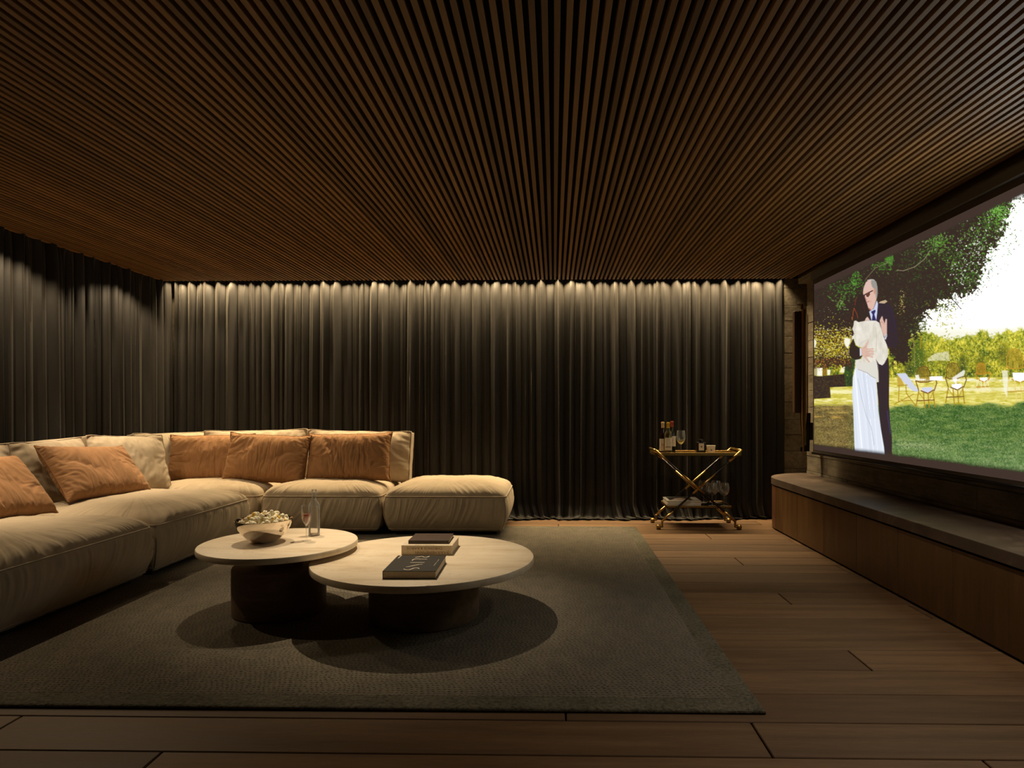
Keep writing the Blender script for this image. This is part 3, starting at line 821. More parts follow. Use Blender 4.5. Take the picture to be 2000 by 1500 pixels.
    # head of the man
    K.poly(A([(965, 40), (985, -20), (1030, -60), (1100, -80), (1170, -60), (1205, -20), (1215, 60), (1215, 150), (1195, 235), (1150, 380), (1110, 420), (1070, 405), (1040, 350),
              (1005, 260), (975, 200), (960, 110)]), (226, 186, 170), .8)
    K.poly(A([(1080, -130), (1140, -135), (1195, -90), (1218, 10), (1220, 110), (1208, 200), (1190, 210), (1180, 110), (1150, 30), (1110, -10), (1060, -80)]), (156, 152, 146), .8)
    K.poly(A([(985, -20), (1010, -80), (1060, -120), (1110, -130), (1100, -70), (1120, 0), (1080, 50), (1000, 90), (970, 60)]), (224, 190, 176), 1.2)
    K.line(A([(1040, -115), (1100, -128), (1160, -118)]), 1.5, (190, 188, 184))
    K.poly(A([(1150, 40), (1180, 30), (1185, 100), (1165, 140), (1150, 110)]), (206, 150, 130), .6)
    K.line(A([(955, 165), (1020, 125), (1130, 70)]), 1.9, (34, 24, 20)); K.poly(A([(1020, 120), (1075, 95), (1080, 140), (1050, 180), (1022, 172)]), (110, 66, 54), .5); K.line(A([(1020, 125), (1022, 170), (1050, 180), (1078, 140), (1075, 95)]), .8, (34, 24, 20))
    K.poly(A([(968, 165), (995, 150), (996, 195), (980, 215)]), (110, 70, 60), .5)
    K.line(A([(1000, 190), (1018, 225), (1030, 240)]), 1.0, (190, 130, 114)); K.line(A([(1030, 275), (1070, 255)]), 1.1, (160, 92, 84)); K.line(A([(1085, 290), (1110, 240)]), .8, (196, 150, 134), .7)
    K.poly(A([(1070, 375), (1110, 420), (1090, 430), (1060, 400)]), (150, 100, 84), .6)
    # hair of the woman
    K.poly(A([(960, 150), (1000, 210), (1040, 330), (1070, 440), (1060, 520), (1000, 600), (880, 630), (860, 600), (840, 480), (800, 560), (755, 590), (770, 430), (800, 300), (830, 200), (890, 160)]), (50, 26, 20), .8)
    for p, c in (([(775, 560), (785, 450), (800, 380)], (190, 96, 30)), ([(800, 380), (850, 480), (870, 560)], (176, 84, 24)), ([(815, 330), (830, 230), (850, 190)], (150, 66, 24)),
                 ([(960, 300), (990, 450)], (84, 44, 30)), ([(900, 250), (920, 450), (930, 600)], (66, 34, 24)), ([(760, 540), (770, 590)], (210, 120, 40))): K.line(A(p), 1.1, c, .9)
    K.poly(A([(1010, 560), (1040, 530), (1085, 600), (990, 605)]), (220, 190, 176), .8)
    # blouse
    blo = lambda a, b: C(228, 222, 208) + fbm2(a * .16, b * .07, 52)[..., None] * C(22, 22, 24)
    K.poly(A([(800, 610), (830, 600), (880, 628), (1000, 605), (1100, 600), (1190, 602), (1250, 640), (1290, 760), (1340, 930), (1385, 1040), (1410, 1140), (1400, 1240), (1340, 1360), (1300, 1398),
              (1240, 1370), (1190, 1290), (1215, 1400), (1235, 1560), (1240, 1690), (1200, 1700), (1120, 1610), (1020, 1570), (880, 1530), (830, 1540), (820, 1300), (930, 1280), (1000, 1100),
              (920, 1075), (840, 1040), (805, 960), (800, 820), (768, 750), (790, 690)]), blo, .8)
    K.line(A([(1180, 720), (1200, 950), (1190, 1150)]), 1.8, (204, 196, 178), .7); K.line(A([(1190, 1290), (1230, 1420), (1235, 1660)]), 1.0, (170, 158, 140), .8)
    K.line(A([(880, 1060), (960, 980), (1050, 930)]), 1.6, (210, 202, 184), .6); K.line(A([(1280, 1000), (1260, 1250)]), 2.0, (212, 206, 190), .6)
    # skirt
    sk = lambda a, b: C(226, 232, 244) + vnoise1((a - (b - 740) * .09) * .55, 61)[..., None] * C(9, 8, 6)
    K.poly(B([(620, 100), (650, 150), (780, 190), (830, 235), (890, 262), (905, 400), (925, 700), (960, 950), (1000, 1180), (1012, 1310), (800, 1275), (610, 1240), (600, 1000), (590, 700), (575, 480), (585, 250)]), sk, .8)
    K.poly(B([(610, 60), (700, 60), (900, 40), (905, 240), (925, 285), (900, 275), (780, 190), (650, 150), (620, 110)]), (226, 222, 212), .8)
    K.line(B([(650, 270), (700, 520), (760, 760), (830, 920), (870, 1150)]), .8, (168, 172, 182), .8); K.line(B([(655, 145), (780, 195), (830, 238), (890, 266)]), .7, (120, 110, 100), .8)
    for dx in (0, 40, 90, 140): K.line(B([(680 + dx, 190 + dx * .4), (730 + dx, 500), (780 + dx, 800)]), .6, (196, 202, 216), .7)
    # hands
    sk1 = (222, 184, 166); sk2 = (190, 140, 124)
    K.poly(A([(900, 1090), (930, 1095), (935, 1220), (905, 1235)]), (220, 226, 244), .6)
    K.poly(A([(925, 1090), (980, 1060), (1060, 935), (1065, 960), (1030, 1070), (1050, 1110), (1000, 1200), (1020, 1270), (960, 1240), (930, 1200)]), sk1, .7)
    for p in ([(1000, 1140), (1070, 1110), (1140, 1100)], [(1010, 1180), (1070, 1150), (1145, 1150)], [(1010, 1215), (1070, 1195), (1145, 1195)], [(1000, 1240), (1060, 1230), (1130, 1250)], [(985, 1245), (1030, 1290), (1070, 1335)]):
        K.line(A(p), 2.9, sk1)
    for p in ([(1010, 1165), (1070, 1135), (1140, 1128)], [(1010, 1200), (1070, 1175), (1145, 1175)], [(1005, 1232), (1070, 1215), (1140, 1222)], [(975, 1090), (1010, 1060)]): K.line(A(p), .7, sk2, .9)
    K.poly(A([(1255, 600), (1290, 525), (1320, 590), (1345, 650), (1360, 570), (1385, 575), (1385, 820), (1370, 870), (1330, 880), (1290, 760)]), sk1, .7)
    K.line(A([(1270, 640), (1300, 620), (1340, 670)]), .8, sk2); K.line(A([(1300, 530), (1310, 590)]), 1.6, sk1)
    K.poly(A([(1335, 880), (1385, 830), (1390, 870), (1365, 940), (1340, 930)]), (206, 206, 214), .6); K.line(A([(1345, 900), (1380, 860)]), .8, (120, 110, 110))
    return K
pic = paint_picture()

# grid on the fabric; columns as dense as they read from the room
ys = []
for px in np.arange(1590.0, 2002.0, 1.0):
    r = ray(px, CY); t = SX / r[0]; ys.append(r[1] * t)
ys = [y for y in ys if y < SY0]; ys = [SY0] + ys + list(np.linspace(ys[-1], SY1, 30)[1:])
ys = np.array(ys); nz = 560
zs = np.linspace(SZ1, SZ0, nz)
YY, ZZ = np.meshgrid(ys, zs)
dd = SX * _s * -1 + YY * _c; rr_ = SX * _c + YY * _s
PX = CX + F * rr_ / dd; PYY = CY - F * (ZZ - CAM_H) / dd
def sample(K, px, py):
    x = np.clip((px - K.x0) * K.sc - .5, 0, K.w - 1.001); y = np.clip((py - K.y0) * K.sc - .5, 0, K.h - 1.001)
    xi = x.astype(int); yi = y.astype(int); fx = (x - xi)[..., None]; fy = (y - yi)[..., None]; a = K.a
    return (a[yi, xi] * (1 - fx) + a[yi, xi + 1] * fx) * (1 - fy) + (a[yi + 1, xi] * (1 - fx) + a[yi + 1, xi + 1] * fx) * fy
colr = np.clip(sample(pic, PX, PYY), 0, 1)
colr = np.where(colr <= 0.04045, colr / 12.92, ((colr + 0.055) / 1.055) ** 2.4)
fab = np.array(lin((66, 52, 45)))                                     # black of the projector on the fabric
wob = 0.006 * fbm2(YY * 6, ZZ * 6, 77)
top_edge = SZ1 - 0.062 + wob
bot_edge = SZ0 + 0.060 + wob
sm = lambda t: np.clip(t, 0, 1) ** 2 * (3 - 2 * np.clip(t, 0, 1))
mt = sm((top_edge - ZZ) / 0.03 + .5) * sm((ZZ - bot_edge) / 0.045 + .5)
bright = colr.max(-1)
leak = np.clip(1 - (top_edge - ZZ) / 0.05, 0, 1)
colr = np.maximum(colr * mt[..., None], fab * (0.75 + .25 * (1 - mt))[..., None])
lum = colr.min(-1); colr = colr * (1 + 6.0 * np.clip((lum - 0.80) / 0.14, 0, 1) ** 2)[..., None]   # the projected sky is far brighter than paper white
npts = YY.size
Vs = np.stack([np.full(npts, SX), YY.ravel(), ZZ.ravel()], 1); ncol = len(ys)
ii = (np.arange(nz - 1)[:, None] * ncol + np.arange(ncol - 1)[None, :]).ravel()
me = bpy.data.meshes.new('picture')
me.vertices.add(npts); me.vertices.foreach_set('co', Vs.astype(np.float32).ravel())
q = np.stack([ii, ii + ncol, ii + ncol + 1, ii + 1], 1).astype(np.int32)
me.loops.add(q.size); me.loops.foreach_set('vertex_index', q.ravel())
me.polygons.add(len(q)); me.polygons.foreach_set('loop_start', np.arange(0, q.size, 4, dtype=np.int32))
me.update(calc_edges=True)
ca = me.color_attributes.new('picture', 'FLOAT_COLOR', 'POINT')
ca.data.foreach_set('color', np.concatenate([colr.reshape(-1, 3), np.ones((npts, 1))], 1).astype(np.float32).ravel())
t = NT('projected_picture')
at_ = t.node('ShaderNodeAttribute', attribute_name='picture'); em = t.node('ShaderNodeEmission')
wv = t.noise(t.coords(), 700.0, 2)
kk = t.math('ADD', t.math('MULTIPLY', wv, 0.08), 0.96)
t.link(at_.outputs['Color'], em.inputs[0]); t.link(kk, em.inputs[1]); t.link(em.outputs[0], t.out.inputs[0])
me.materials.append(t.m)
po = bpy.data.objects.new('picture', me); COL.objects.link(po); par(po, screen)

# ================================================================== LOW CABINETS
CXF = 2.213
joints = [6.43, 5.865, 5.292, 4.727, 4.165, 3.60, 3.03, 2.46, 1.89, 1.32]
places = ['farthest from the camera', 'second', 'third', 'fourth', 'fifth', 'sixth', 'seventh', 'eighth', 'ninth']
for i in range(7):
    y1, y0 = joints[i], joints[i + 1]
    c = thing('low_cabinet', '%s oak cabinet unit under the stone top, counted from the curved end' % (['first', 'second', 'third', 'fourth', 'fifth', 'sixth', 'seventh'][i],), 'cabinet', (CXF, (y0 + y1) / 2, 0), 0, 'low cabinets under the screen')
    w = (y1 - y0) / 2
    box('body', 0.022, XR - CXF - 0.012, -w + 0.002, w - 0.002, 0.03, 0.425, MAT['dark'], c)
    box('plinth', 0.05, XR - CXF - 0.012, -w + 0.002, w - 0.002, 0.0, 0.03, MAT['dark'], c)
    box('door', 0, 0.021, -w + 0.0018, w - 0.0018, 0.014, 0.434, MAT['walnut_door'], c, 0.0012)
def end_curve(r_in, n=26, yext=0.60, xw=0.545):
    return [(XR - 0.012 - (xw - r_in) * math.cos(a), 6.43 + (yext - r_in) * math.sin(a)) for a in np.linspace(0, math.pi / 2, n)]
ce = thing('low_cabinet', 'curved reddish wooden end unit beside the curtain, under the stone top', 'cabinet', (2.5, 6.6, 0), 0)
def curved_panel(r0, r1, z0, z1, a0=0.0, a1=math.pi / 2, n=26):
    bm = bmesh.new(); L = []
    for a in np.linspace(a0, a1, n):
        row = []
        for r_ in (r0, r1):
            x = XR - 0.012 - (0.545 - r_) * math.cos(a); y = 6.434 + (0.60 - r_) * math.sin(a)
            for z_ in (z0, z1): row.append(bm.verts.new((x - 2.5, y - 6.6, z_)))
        L.append(row)
    for a, b in zip(L, L[1:]):
        bm.faces.new((a[0], a[1], b[1], b[0])); bm.faces.new((a[2], b[2], b[3], a[3])); bm.faces.new((a[1], a[3], b[3], b[1])); bm.faces.new((a[0], b[0], b[2], a[2]))
    bm.faces.new(L[0][0:1] + [L[0][2], L[0][3], L[0][1]]); bm.faces.new([L[-1][0], L[-1][1], L[-1][3], L[-1][2]])
    bmesh.ops.recalc_face_normals(bm, faces=bm.faces[:]); return bm
for pn, (a0, a1) in (('curved_door', (0.0, 0.78)), ('curved_door', (0.788, math.pi / 2))):
    o = bm_obj(pn, curved_panel(0.0, 0.02, 0.014, 0.434, a0, a1), MAT['curved_wood'], ce); shade_auto(o)
o = bm_obj('body', curved_panel(0.02, 0.50, 0.0, 0.425), MAT['dark'], ce); shade_auto(o)
# worktop
out = [(XR - 0.012, 1.0 - 1.2), (CXF - 0.008, 1.0 - 1.2)]
for a in np.linspace(0, math.pi / 2, 40): out.append((XR - 0.012 - 0.553 * math.cos(a), 6.43 + 0.615 * math.sin(a)))
bm = bmesh.new(); lo = [bm.verts.new((x, y, 0.447)) for x, y in out]; hi = [bm.verts.new((x, y, 0.514)) for x, y in out]
ft = bm.faces.new(hi[::-1]); bm.faces.new(lo)
for i in range(len(out)): bm.faces.new((lo[i], hi[i], hi[(i + 1) % len(out)], lo[(i + 1) % len(out)]))
bmesh.ops.recalc_face_normals(bm, faces=bm.faces[:])
bmesh.ops.bevel(bm, geom=[e for e in bm.edges if abs(e.verts[0].co.z - e.verts[1].co.z) < 1e-6], offset=0.002, segments=2, affect='EDGES')
wt = bm_obj('worktop', bm, MAT['stone']); shade_auto(wt)
tag(wt, 'long brown stone worktop with a rounded end running under the screen', 'worktop')
sg = box('shadow_gap', CXF + 0.03, XR - 0.012, -0.2, 6.43, 0.436, 0.447, MAT['dark']); sg.parent = wt

# ================================================================== SPEAKER
sy = 6.72
cxs = float(ony(1566, 700, sy)[0])
sp = thing('wall_speaker', 'tall slim brass and wood wall speaker in the corner left of the screen', 'speaker', (cxs, sy, 0.77))
bm = bmesh.new(); n = 28
def spk_ring(z, r, half=True): return [bm.verts.new((r * math.cos(a) * 1.0, r * math.sin(a), z)) for a in np.linspace(0, 2 * math.pi, n, endpoint=False)]
lathe('column', [(0.0, 1.475), (0.030, 1.475), (0.034, 1.45), (0.034, 0.42), (0.030, 0.32), (0.022, 0.20), (0.013, 0.06), (0.010, 0.0), (0.0, 0.0)], MAT['brass'], sp, 40).location = (0.012, -0.012, 0)
bm.free()
bm = bmesh.new()
add_box(bm, -0.086, -0.018, -0.030, 0.030, 0.40, 1.46, 0.004)
pf = bm_obj('front_cover', bm, MAT['panel_brown'], sp)
for k in range(7): box('lamella', -0.0870 + 0.0098 * k, -0.0830 + 0.0098 * k, -0.034, -0.030, 0.405, 1.455, MAT['panel_brown'], pf)
lathe('neck', [(0.0, 1.53), (0.018, 1.53), (0.018, 1.475), (0.0, 1.475)], MAT['brass_dark'], sp, 24)
box('top_plate', -0.055, 0.034, -0.02, 0.02, 1.527, 1.532, MAT['brass_dark'], sp)
bm = bmesh.new()
prof = [(0.045, 0.40), (0.088, 0.40), (0.075, 0.0), (-0.012, 0.0), (-0.012, 0.045), (0.022, 0.048), (0.046, 0.075), (0.050, 0.20)]
for yy_ in (-0.012, 0.012): pass
fa = [bm.verts.new((x, -0.012, z)) for x, z in prof]; fb = [bm.verts.new((x, 0.012, z)) for x, z in prof]
bm.faces.new(fa); bm.faces.new(fb[::-1])
for i in range(len(prof)): bm.faces.new((fa[i], fb[i], fb[(i + 1) % len(prof)], fa[(i + 1) % len(prof)]))
bmesh.ops.recalc_face_normals(bm, faces=bm.faces[:])
bm_obj('wall_bracket', bm, MAT['lacquer'], sp)
box('wall_plate', 0.075, XR - cxs - 0.004, -0.02, 0.02, 0.12, 0.30, MAT['lacquer'], sp)
tube('cable', [(0.06, 0, 0.40), (0.06, 0, 1.43)], 0.006, MAT['grey_metal'], sp, 8)

# ================================================================== RUG
rx0, rx1, ry0, ry1 = -4.15, 0.835, 2.535, 6.53
bw = 0.11; rz_ = 0.016
rug = thing('rug', 'large grey-beige woven rug with a plain border under sofa and tables', 'rug', ((rx0 + rx1) / 2, (ry0 + ry1) / 2, 0))
box('field', rx0 + bw - rug.location.x, rx1 - bw - rug.location.x, ry0 + bw - rug.location.y, ry1 - bw - rug.location.y, 0.001, rz_, MAT['rug'], rug)
bm = bmesh.new()
w_, h_ = (rx1 - rx0) / 2, (ry1 - ry0) / 2
def rloop(inset, z): return [bm.verts.new(v) for v in ((-w_ + inset, -h_ + inset, z), (w_ - inset, -h_ + inset, z), (w_ - inset, h_ - inset, z), (-w_ + inset, h_ - inset, z))]
Ls = [rloop(bw, 0.001), rloop(bw, rz_), rloop(0.010, rz_), rloop(0.003, rz_ - 0.003), rloop(0.0, rz_ - 0.008), rloop(0.002, 0.001)]
for a, b in zip(Ls, Ls[1:] + Ls[:1]):
    for i in range(4): bm.faces.new((a[i], a[(i + 1) % 4], b[(i + 1) % 4], b[i]))
bmesh.ops.recalc_face_normals(bm, faces=bm.faces[:])
bm_obj('border', bm, MAT['rug_border'], rug)

# ================================================================== SOFA MODULES
def rrect(a, b, r, n):
    """rounded rectangle outline, n points, even arc length; returns pts, outward normals, arc length"""
    segs = []; cs = [(a - r, b - r, 0), (-(a - r), b - r, 90), (-(a - r), -(b - r), 180), (a - r, -(b - r), 270)]
    pts = []; nor = []
    for cx_, cy_, a0 in cs:
        for t in np.linspace(0, 1, 24):
            an = R(a0 + 90 * t); pts.append((cx_ + r * math.cos(an), cy_ + r * math.sin(an))); nor.append((math.cos(an), math.sin(an)))
    pts = np.array(pts + pts[:1]); nor = np.array(nor + nor[:1])
    d = np.hypot(*np.diff(pts, axis=0).T); s = np.concatenate([[0], np.cumsum(d)])
    u = np.linspace(0, s[-1], n, endpoint=False)
    P_ = np.stack([np.interp(u, s, pts[:, k]) for k in (0, 1)], 1); N_ = np.stack([np.interp(u, s, nor[:, k]) for k in (0, 1)], 1)
    return P_, N_ / np.linalg.norm(N_, axis=1, keepdims=True), u, s[-1]
def seat_module(label, x0, x1, y0, y1, seed, zp=0.385, crown=0.135, wr=1.0):
    cx_, cy_ = (x0 + x1) / 2, (y0 + y1) / 2; a = (x1 - x0) / 2; b = (y1 - y0) / 2
    th = thing('sofa_module', label, 'sofa', (cx_, cy_, 0), 0, 'modules of the sectional sofa')
    n = 760
    rngs = np.random.RandomState(seed)
    P0, N0, u, L = rrect(a, b, 0.055, n)
    # coordinate along the outline without noise seam
    th_ = u / L
    def ridged(freq, sd, shift=0.0):
        p = max(int(round(L * freq)), 4)
        v = vnoise1(((th_ * p + shift) % p), sd, p)
        return 1 - 2 * np.abs(v)
    rows = []
    zb, zlow = 0.055, 0.085
    # side rows
    ns = 30
    for i, t in enumerate(np.linspace(0, 1, ns)):
        z = zb + (zp - zb) * t
        inset = 0.050 * (1 - t) ** 3.0
        bulge = 0.028 * math.sin(math.pi * min(t * 1.02, 1)) ** 0.8
        off = bulge - inset
        # gathers: long curved folds hanging from the upper seam
        sl = 0.9 * (1 - t) * vnoise1(th_ * 24, seed + 1, 24) + 1.3 * (1 - t) ** 1.5
        env = (0.25 + 0.75 * t ** 1.2) * min(1, (1 - t) * 9) * (0.45 + 0.55 * (0.5 + 0.5 * vnoise1(th_ * 18, seed + 2, 18)))
        w1 = ridged(17, seed + 3, sl * 3.0); w2 = ridged(38, seed + 4, sl * 5.0)
        disp = (0.0100 * w1 + 0.0055 * w2) * env * wr
        low = 0.0035 * ridged(16, seed + 9, 0) * math.exp(-t / 0.12)
        p = P0 + N0 * (off + disp + low)[:, None]
        rows.append(np.concatenate([p, np.full((n, 1), z)], 1))
    # top rows
    nt = 40
    ks = 1 - (np.linspace(0, 1, nt + 1)[1:] ** 1.35)
    for kq in ks[:-1]:
        t = 1 - kq                                             # 0 at seam, 1 centre
        z = zp + crown * (1 - kq ** 3.4) ** 0.62
        dist = t * min(a, b)
        over = 0.016 * math.sin(math.pi * min(dist / 0.12, 1))
        p = P0 * kq + N0 * over * kq
        env = math.exp(-dist / 0.16) * min(1, dist / 0.015) * (0.4 + 0.6 * (0.5 + 0.5 * vnoise1(th_ * 16, seed + 5, 16)))
        sh = dist * 14 * vnoise1(th_ * 12, seed + 6, 12)
        dz = (0.0080 * ridged(17, seed + 3, sh) + 0.0045 * ridged(38, seed + 4, sh)) * env * wr
        dz = dz + 0.006 * vnoise2(p[:, 0] * 6 + 20, p[:, 1] * 6 + 20, seed + 7) * min(1, dist / 0.1)
        dz = dz + 0.0025 * (1 - 2 * np.abs(vnoise2(p[:, 0] * 15 + 9, p[:, 1] * 9 + 20, seed + 8))) * min(1, dist / 0.1)
        rows.append(np.concatenate([p, (z + dz)[:, None]], 1))
    V = np.concatenate(rows); m = len(rows)
    V = np.concatenate([V, [[0, 0, zp + crown]], [[0, 0, zb]]])
    i = (np.arange(m - 1)[:, None] * n + np.arange(n)[None, :]).ravel(); j = (np.arange(m - 1)[:, None] * n + (np.arange(n) + 1)[None, :] % n).ravel()
    Fq = [tuple(f) for f in np.stack([i, j, j + n, i + n], 1)]
    c_ = len(V) - 2; last = (m - 1) * n
    Fq += [(last + k, last + (k + 1) % n, c_) for k in range(n)] + [((k + 1) % n, k, c_ + 1) for k in range(n)]
    seat = mesh_obj('seat_cushion', V, Fq, MAT['cream'], th, smooth=True)
    # piping along the upper and lower seams and down the four corners
    st = 4
    up = rows[ns - 1][::st] ; upn = N0[::st]
    tube('piping', [Vector((p[0] + q[0] * 0.004, p[1] + q[1] * 0.004, p[2] + 0.001)) for p, q in zip(up, upn)], 0.0055, MAT['cream_pipe'], th, 6, False, True)
    lw = rows[2][::st]
    tube('piping', [Vector((p[0] + q[0] * 0.004, p[1] + q[1] * 0.004, p[2])) for p, q in zip(lw, upn)], 0.005, MAT['cream_pipe'], th, 6, False, True)
    for sx_, sy_ in ((1, 1), (1, -1), (-1, 1), (-1, -1)):
        k = int(np.argmax(P0[:, 0] * sx_ + P0[:, 1] * sy_))
        tube('seam', [Vector((rows[r_][k][0] + N0[k][0] * 0.002, rows[r_][k][1] + N0[k][1] * 0.002, rows[r_][k][2])) for r_ in range(2, ns)], 0.0042, MAT['cream_pipe'], th, 6)
    bx, by = a - 0.09, b - 0.09
    box('base', -bx, bx, -by, by, rz_, 0.075, MAT['dark'], th, 0.004)
    return th
seat_module('nearest seat module of the cream sofa, cut by the left frame edge', -3.98, -2.80, 3.02, 4.413, 101, wr=1.9)
seat_module('second seat module along the left curtain, beside the popcorn table', -3.98, -2.80, 4.457, 5.83, 202, wr=1.7)
seat_module('corner seat module of the cream sofa, half hidden behind the left row', -3.93, -2.80, 5.99, 6.93, 303)
seat_module('cream seat module behind the glass bottle, between corner module and ottoman', -2.758, -1.640, 5.99, 6.93, 404)
seat_module('armless cream ottoman module at the right end of the sofa', -1.596, -0.455, 5.99, 6.93, 505, wr=0.9)

# ================================================================== CUSHIONS (small cloth relaxation in numpy)
def relax_pillow(w, h, thick, seed, nx=64, ny=38, gusset=0, iters=260, pucker=0.93, press=1.0, slack=1.05, sag=0.0, crush=None):
    rs = np.random.RandomState(seed)
    gx = np.linspace(-w / 2, w / 2, nx); gy = np.linspace(-h / 2, h / 2, ny)
    GX, GY = np.meshgrid(gx, gy)
    idA = np.arange(nx * ny).reshape(ny, nx)
    bnd = np.concatenate([idA[0, :], idA[1:, -1], idA[-1, -2::-1], idA[-2:0:-1, 0]])
    z0 = gusset / 2 if gusset else 0.004
    dome = 0.25 * thick * (1 - (GX / (w / 2)) ** 4) * (1 - (GY / (h / 2)) ** 4)
    da = rs.uniform(-0.9, 0.9); UX, UY = GX * math.cos(da) + GY * math.sin(da), GY * math.cos(da) - GX * math.sin(da)
    nz_ = 0.022 * fbm2(UX * 5 + 50, UY * 15 + 50, seed, 3) * (1.0 if not gusset else 0.5)
    A_ = np.stack([GX, GY, z0 + dome + nz_], -1).reshape(-1, 3)
    nz2 = 0.022 * fbm2(UX * 5 + 90, UY * 15 + 90, seed + 5, 3) * (1.0 if not gusset else 0.5)
    B_ = np.stack([GX, GY, -z0 - dome + nz2], -1).reshape(-1, 3)
    pts = [A_]
    if gusset:
        idB = idA + nx * ny; pts.append(B_); base = 2 * nx * ny; G = 4
        gr = [bnd]
        for g in range(1, G):
            t = g / G; pts.append(A_[bnd] * (1 - t) + B_[bnd] * t); gr.append(base + (g - 1) * len(bnd) + np.arange(len(bnd)))
        gr.append(bnd + nx * ny)
    else:
        idB = np.full((ny, nx), -1); idB[0], idB[-1], idB[:, 0], idB[:, -1] = idA[0], idA[-1], idA[:, 0], idA[:, -1]
        inn = np.arange((nx - 2) * (ny - 2)).reshape(ny - 2, nx - 2) + nx * ny; idB[1:-1, 1:-1] = inn
        pts.append(B_.reshape(ny, nx, 3)[1:-1, 1:-1].reshape(-1, 3))
    X = np.concatenate(pts)
    quads = [np.stack([idA[:-1, :-1], idA[:-1, 1:], idA[1:, 1:], idA[1:, :-1]], -1).reshape(-1, 4), np.stack([idB[:-1, :-1], idB[1:, :-1], idB[1:, 1:], idB[:-1, 1:]], -1).reshape(-1, 4)]
    if gusset:
        for a, b in zip(gr, gr[1:]):
            quads.append(np.stack([a, b, np.roll(b, -1), np.roll(a, -1)], -1))
    Q = np.concatenate(quads)
    dxr, dyr = w / (nx - 1), h / (ny - 1); E_ = []; Lr = []
    for I in (idA, idB):
        for (p, q_, l) in ((I[:, :-1], I[:, 1:], dxr), (I[:-1, :], I[1:, :], dyr), (I[:-1, :-1], I[1:, 1:], math.hypot(dxr, dyr)), (I[:-1, 1:], I[1:, :-1], math.hypot(dxr, dyr))):
            E_.append(np.stack([p.ravel(), q_.ravel()], 1)); Lr.append(np.full(p.size, l * slack))
    E_ = np.concatenate(E_); Lr = np.concatenate(Lr)
    isb = np.zeros(len(X), bool); isb[bnd] = True
    if gusset: isb[bnd + nx * ny] = True
    mb = isb[E_[:, 0]] & isb[E_[:, 1]]
    Lr[mb] = Lr[mb] / slack * pucker
    if gusset:
        for a, b in zip(gr, gr[1:]):
            for (p, q_) in ((a, b), (a, np.roll(b, -1)), (b, np.roll(a, -1))):
                l = np.linalg.norm(X[p] - X[q_], axis=1); E_ = np.concatenate([E_, np.stack([p, q_], 1)]); Lr = np.concatenate([Lr, l])
        for a in gr[1:-1]:
            E_ = np.concatenate([E_, np.stack([a, np.roll(a, -1)], 1)]); Lr = np.concatenate([Lr, np.linalg.norm(X[a] - X[np.roll(a, -1)], axis=1) * pucker * 1.01])
    n = len(X); cnt = np.bincount(E_.ravel(), minlength=n).astype(float)[:, None]
    old = X.copy(); i0_, i1_ = E_[:, 0], E_[:, 1]
    for it in range(iters):
        Pq = X[Q]; nm = np.cross(Pq[:, 2] - Pq[:, 0], Pq[:, 3] - Pq[:, 1])
        fn = np.zeros_like(X)
        for k in range(3):
            acc = np.bincount(Q.ravel(), weights=np.repeat(nm[:, k], 4), minlength=n); fn[:, k] = acc
        vol = abs(np.einsum('ij,ij->i', Pq[:, 0], nm).sum()) / 6
        target = w * h * thick * 0.62
        pr = press * max(0.0, min(2.0, (target / max(vol, 1e-6)) - 0.75))
        ln = np.linalg.norm(fn, axis=1, keepdims=True) + 1e-9
        new = X + (X - old) * 0.90 + fn / ln * 0.0009 * pr
        if sag: new[:, 1] -= sag * 0.00004
        old = X; X = new
        for rep in range(3):
            d = X[i1_] - X[i0_]; l = np.linalg.norm(d, axis=1) + 1e-9
            st = (l - Lr) / l; st = np.where(st < 0, st * 0.35, st)
            cr = d * (st * 0.5)[:, None]
            D_ = np.zeros_like(X)
            for k in range(3): D_[:, k] = np.bincount(i0_, weights=cr[:, k], minlength=n) - np.bincount(i1_, weights=cr[:, k], minlength=n)
            X = X + D_ / cnt * 1.9
        if crush is not None: X[:, 2] = np.maximum(X[:, 2], -crush)
    Xc = X - X.mean(0)
    return Xc, Q, bnd, nx * ny, (gr if gusset else None)
def pillow_thing(name, label, group, shape, center, yaw, tilt, roll, mat, pipe, cat='cushion', flip=False):
    X, Q, bnd, off, gr = shape
    e1 = np.array([math.cos(yaw), math.sin(yaw), 0]); nn = np.array([math.sin(yaw), -math.cos(yaw), 0]); up = np.array([0, 0, 1.0])
    e2 = up * math.cos(tilt) - nn * math.sin(tilt); e3 = nn * math.cos(tilt) + up * math.sin(tilt)
    f1 = e1 * math.cos(roll) + e2 * math.sin(roll); f2 = -e1 * math.sin(roll) + e2 * math.cos(roll)
    Xl = X.copy()
    if flip: Xl = Xl * np.array([-1, 1, 1])
    W_ = Xl[:, :1] * f1 + Xl[:, 1:2] * f2 + Xl[:, 2:] * e3
    zmin = W_[:, 2].min()
    th = thing(name, label, cat, (center[0], center[1], center[2] + zmin), 0, group)
    W_ = W_ - np.array([0, 0, zmin])
    o = mesh_obj('cover', W_, Q[:, ::-1] if flip else Q, mat, th, smooth=True)
    md = o.modifiers.new('smooth', 'SUBSURF'); md.levels = 1; md.render_levels = 1
    loops = [bnd] if gr is None else [bnd, bnd + off]
    for b in loops:
        tube('piping', [Vector(W_[k]) for k in b], 0.0042, pipe, th, 6, False, True)
    return th
CR, CP = MAT['cream'], MAT['cream_pipe']
MAT['caramel_pipe'] = fabric('caramel_piping', (0.24, 0.11, 0.04), 0.2)
OR, OP = MAT['caramel'], MAT['caramel_pipe']
bk = [relax_pillow(1.10, 0.53, 0.24, 7 + s_, 64, 34, gusset=0.12, iters=150, slack=1.022, pucker=0.97) for s_ in range(2)]
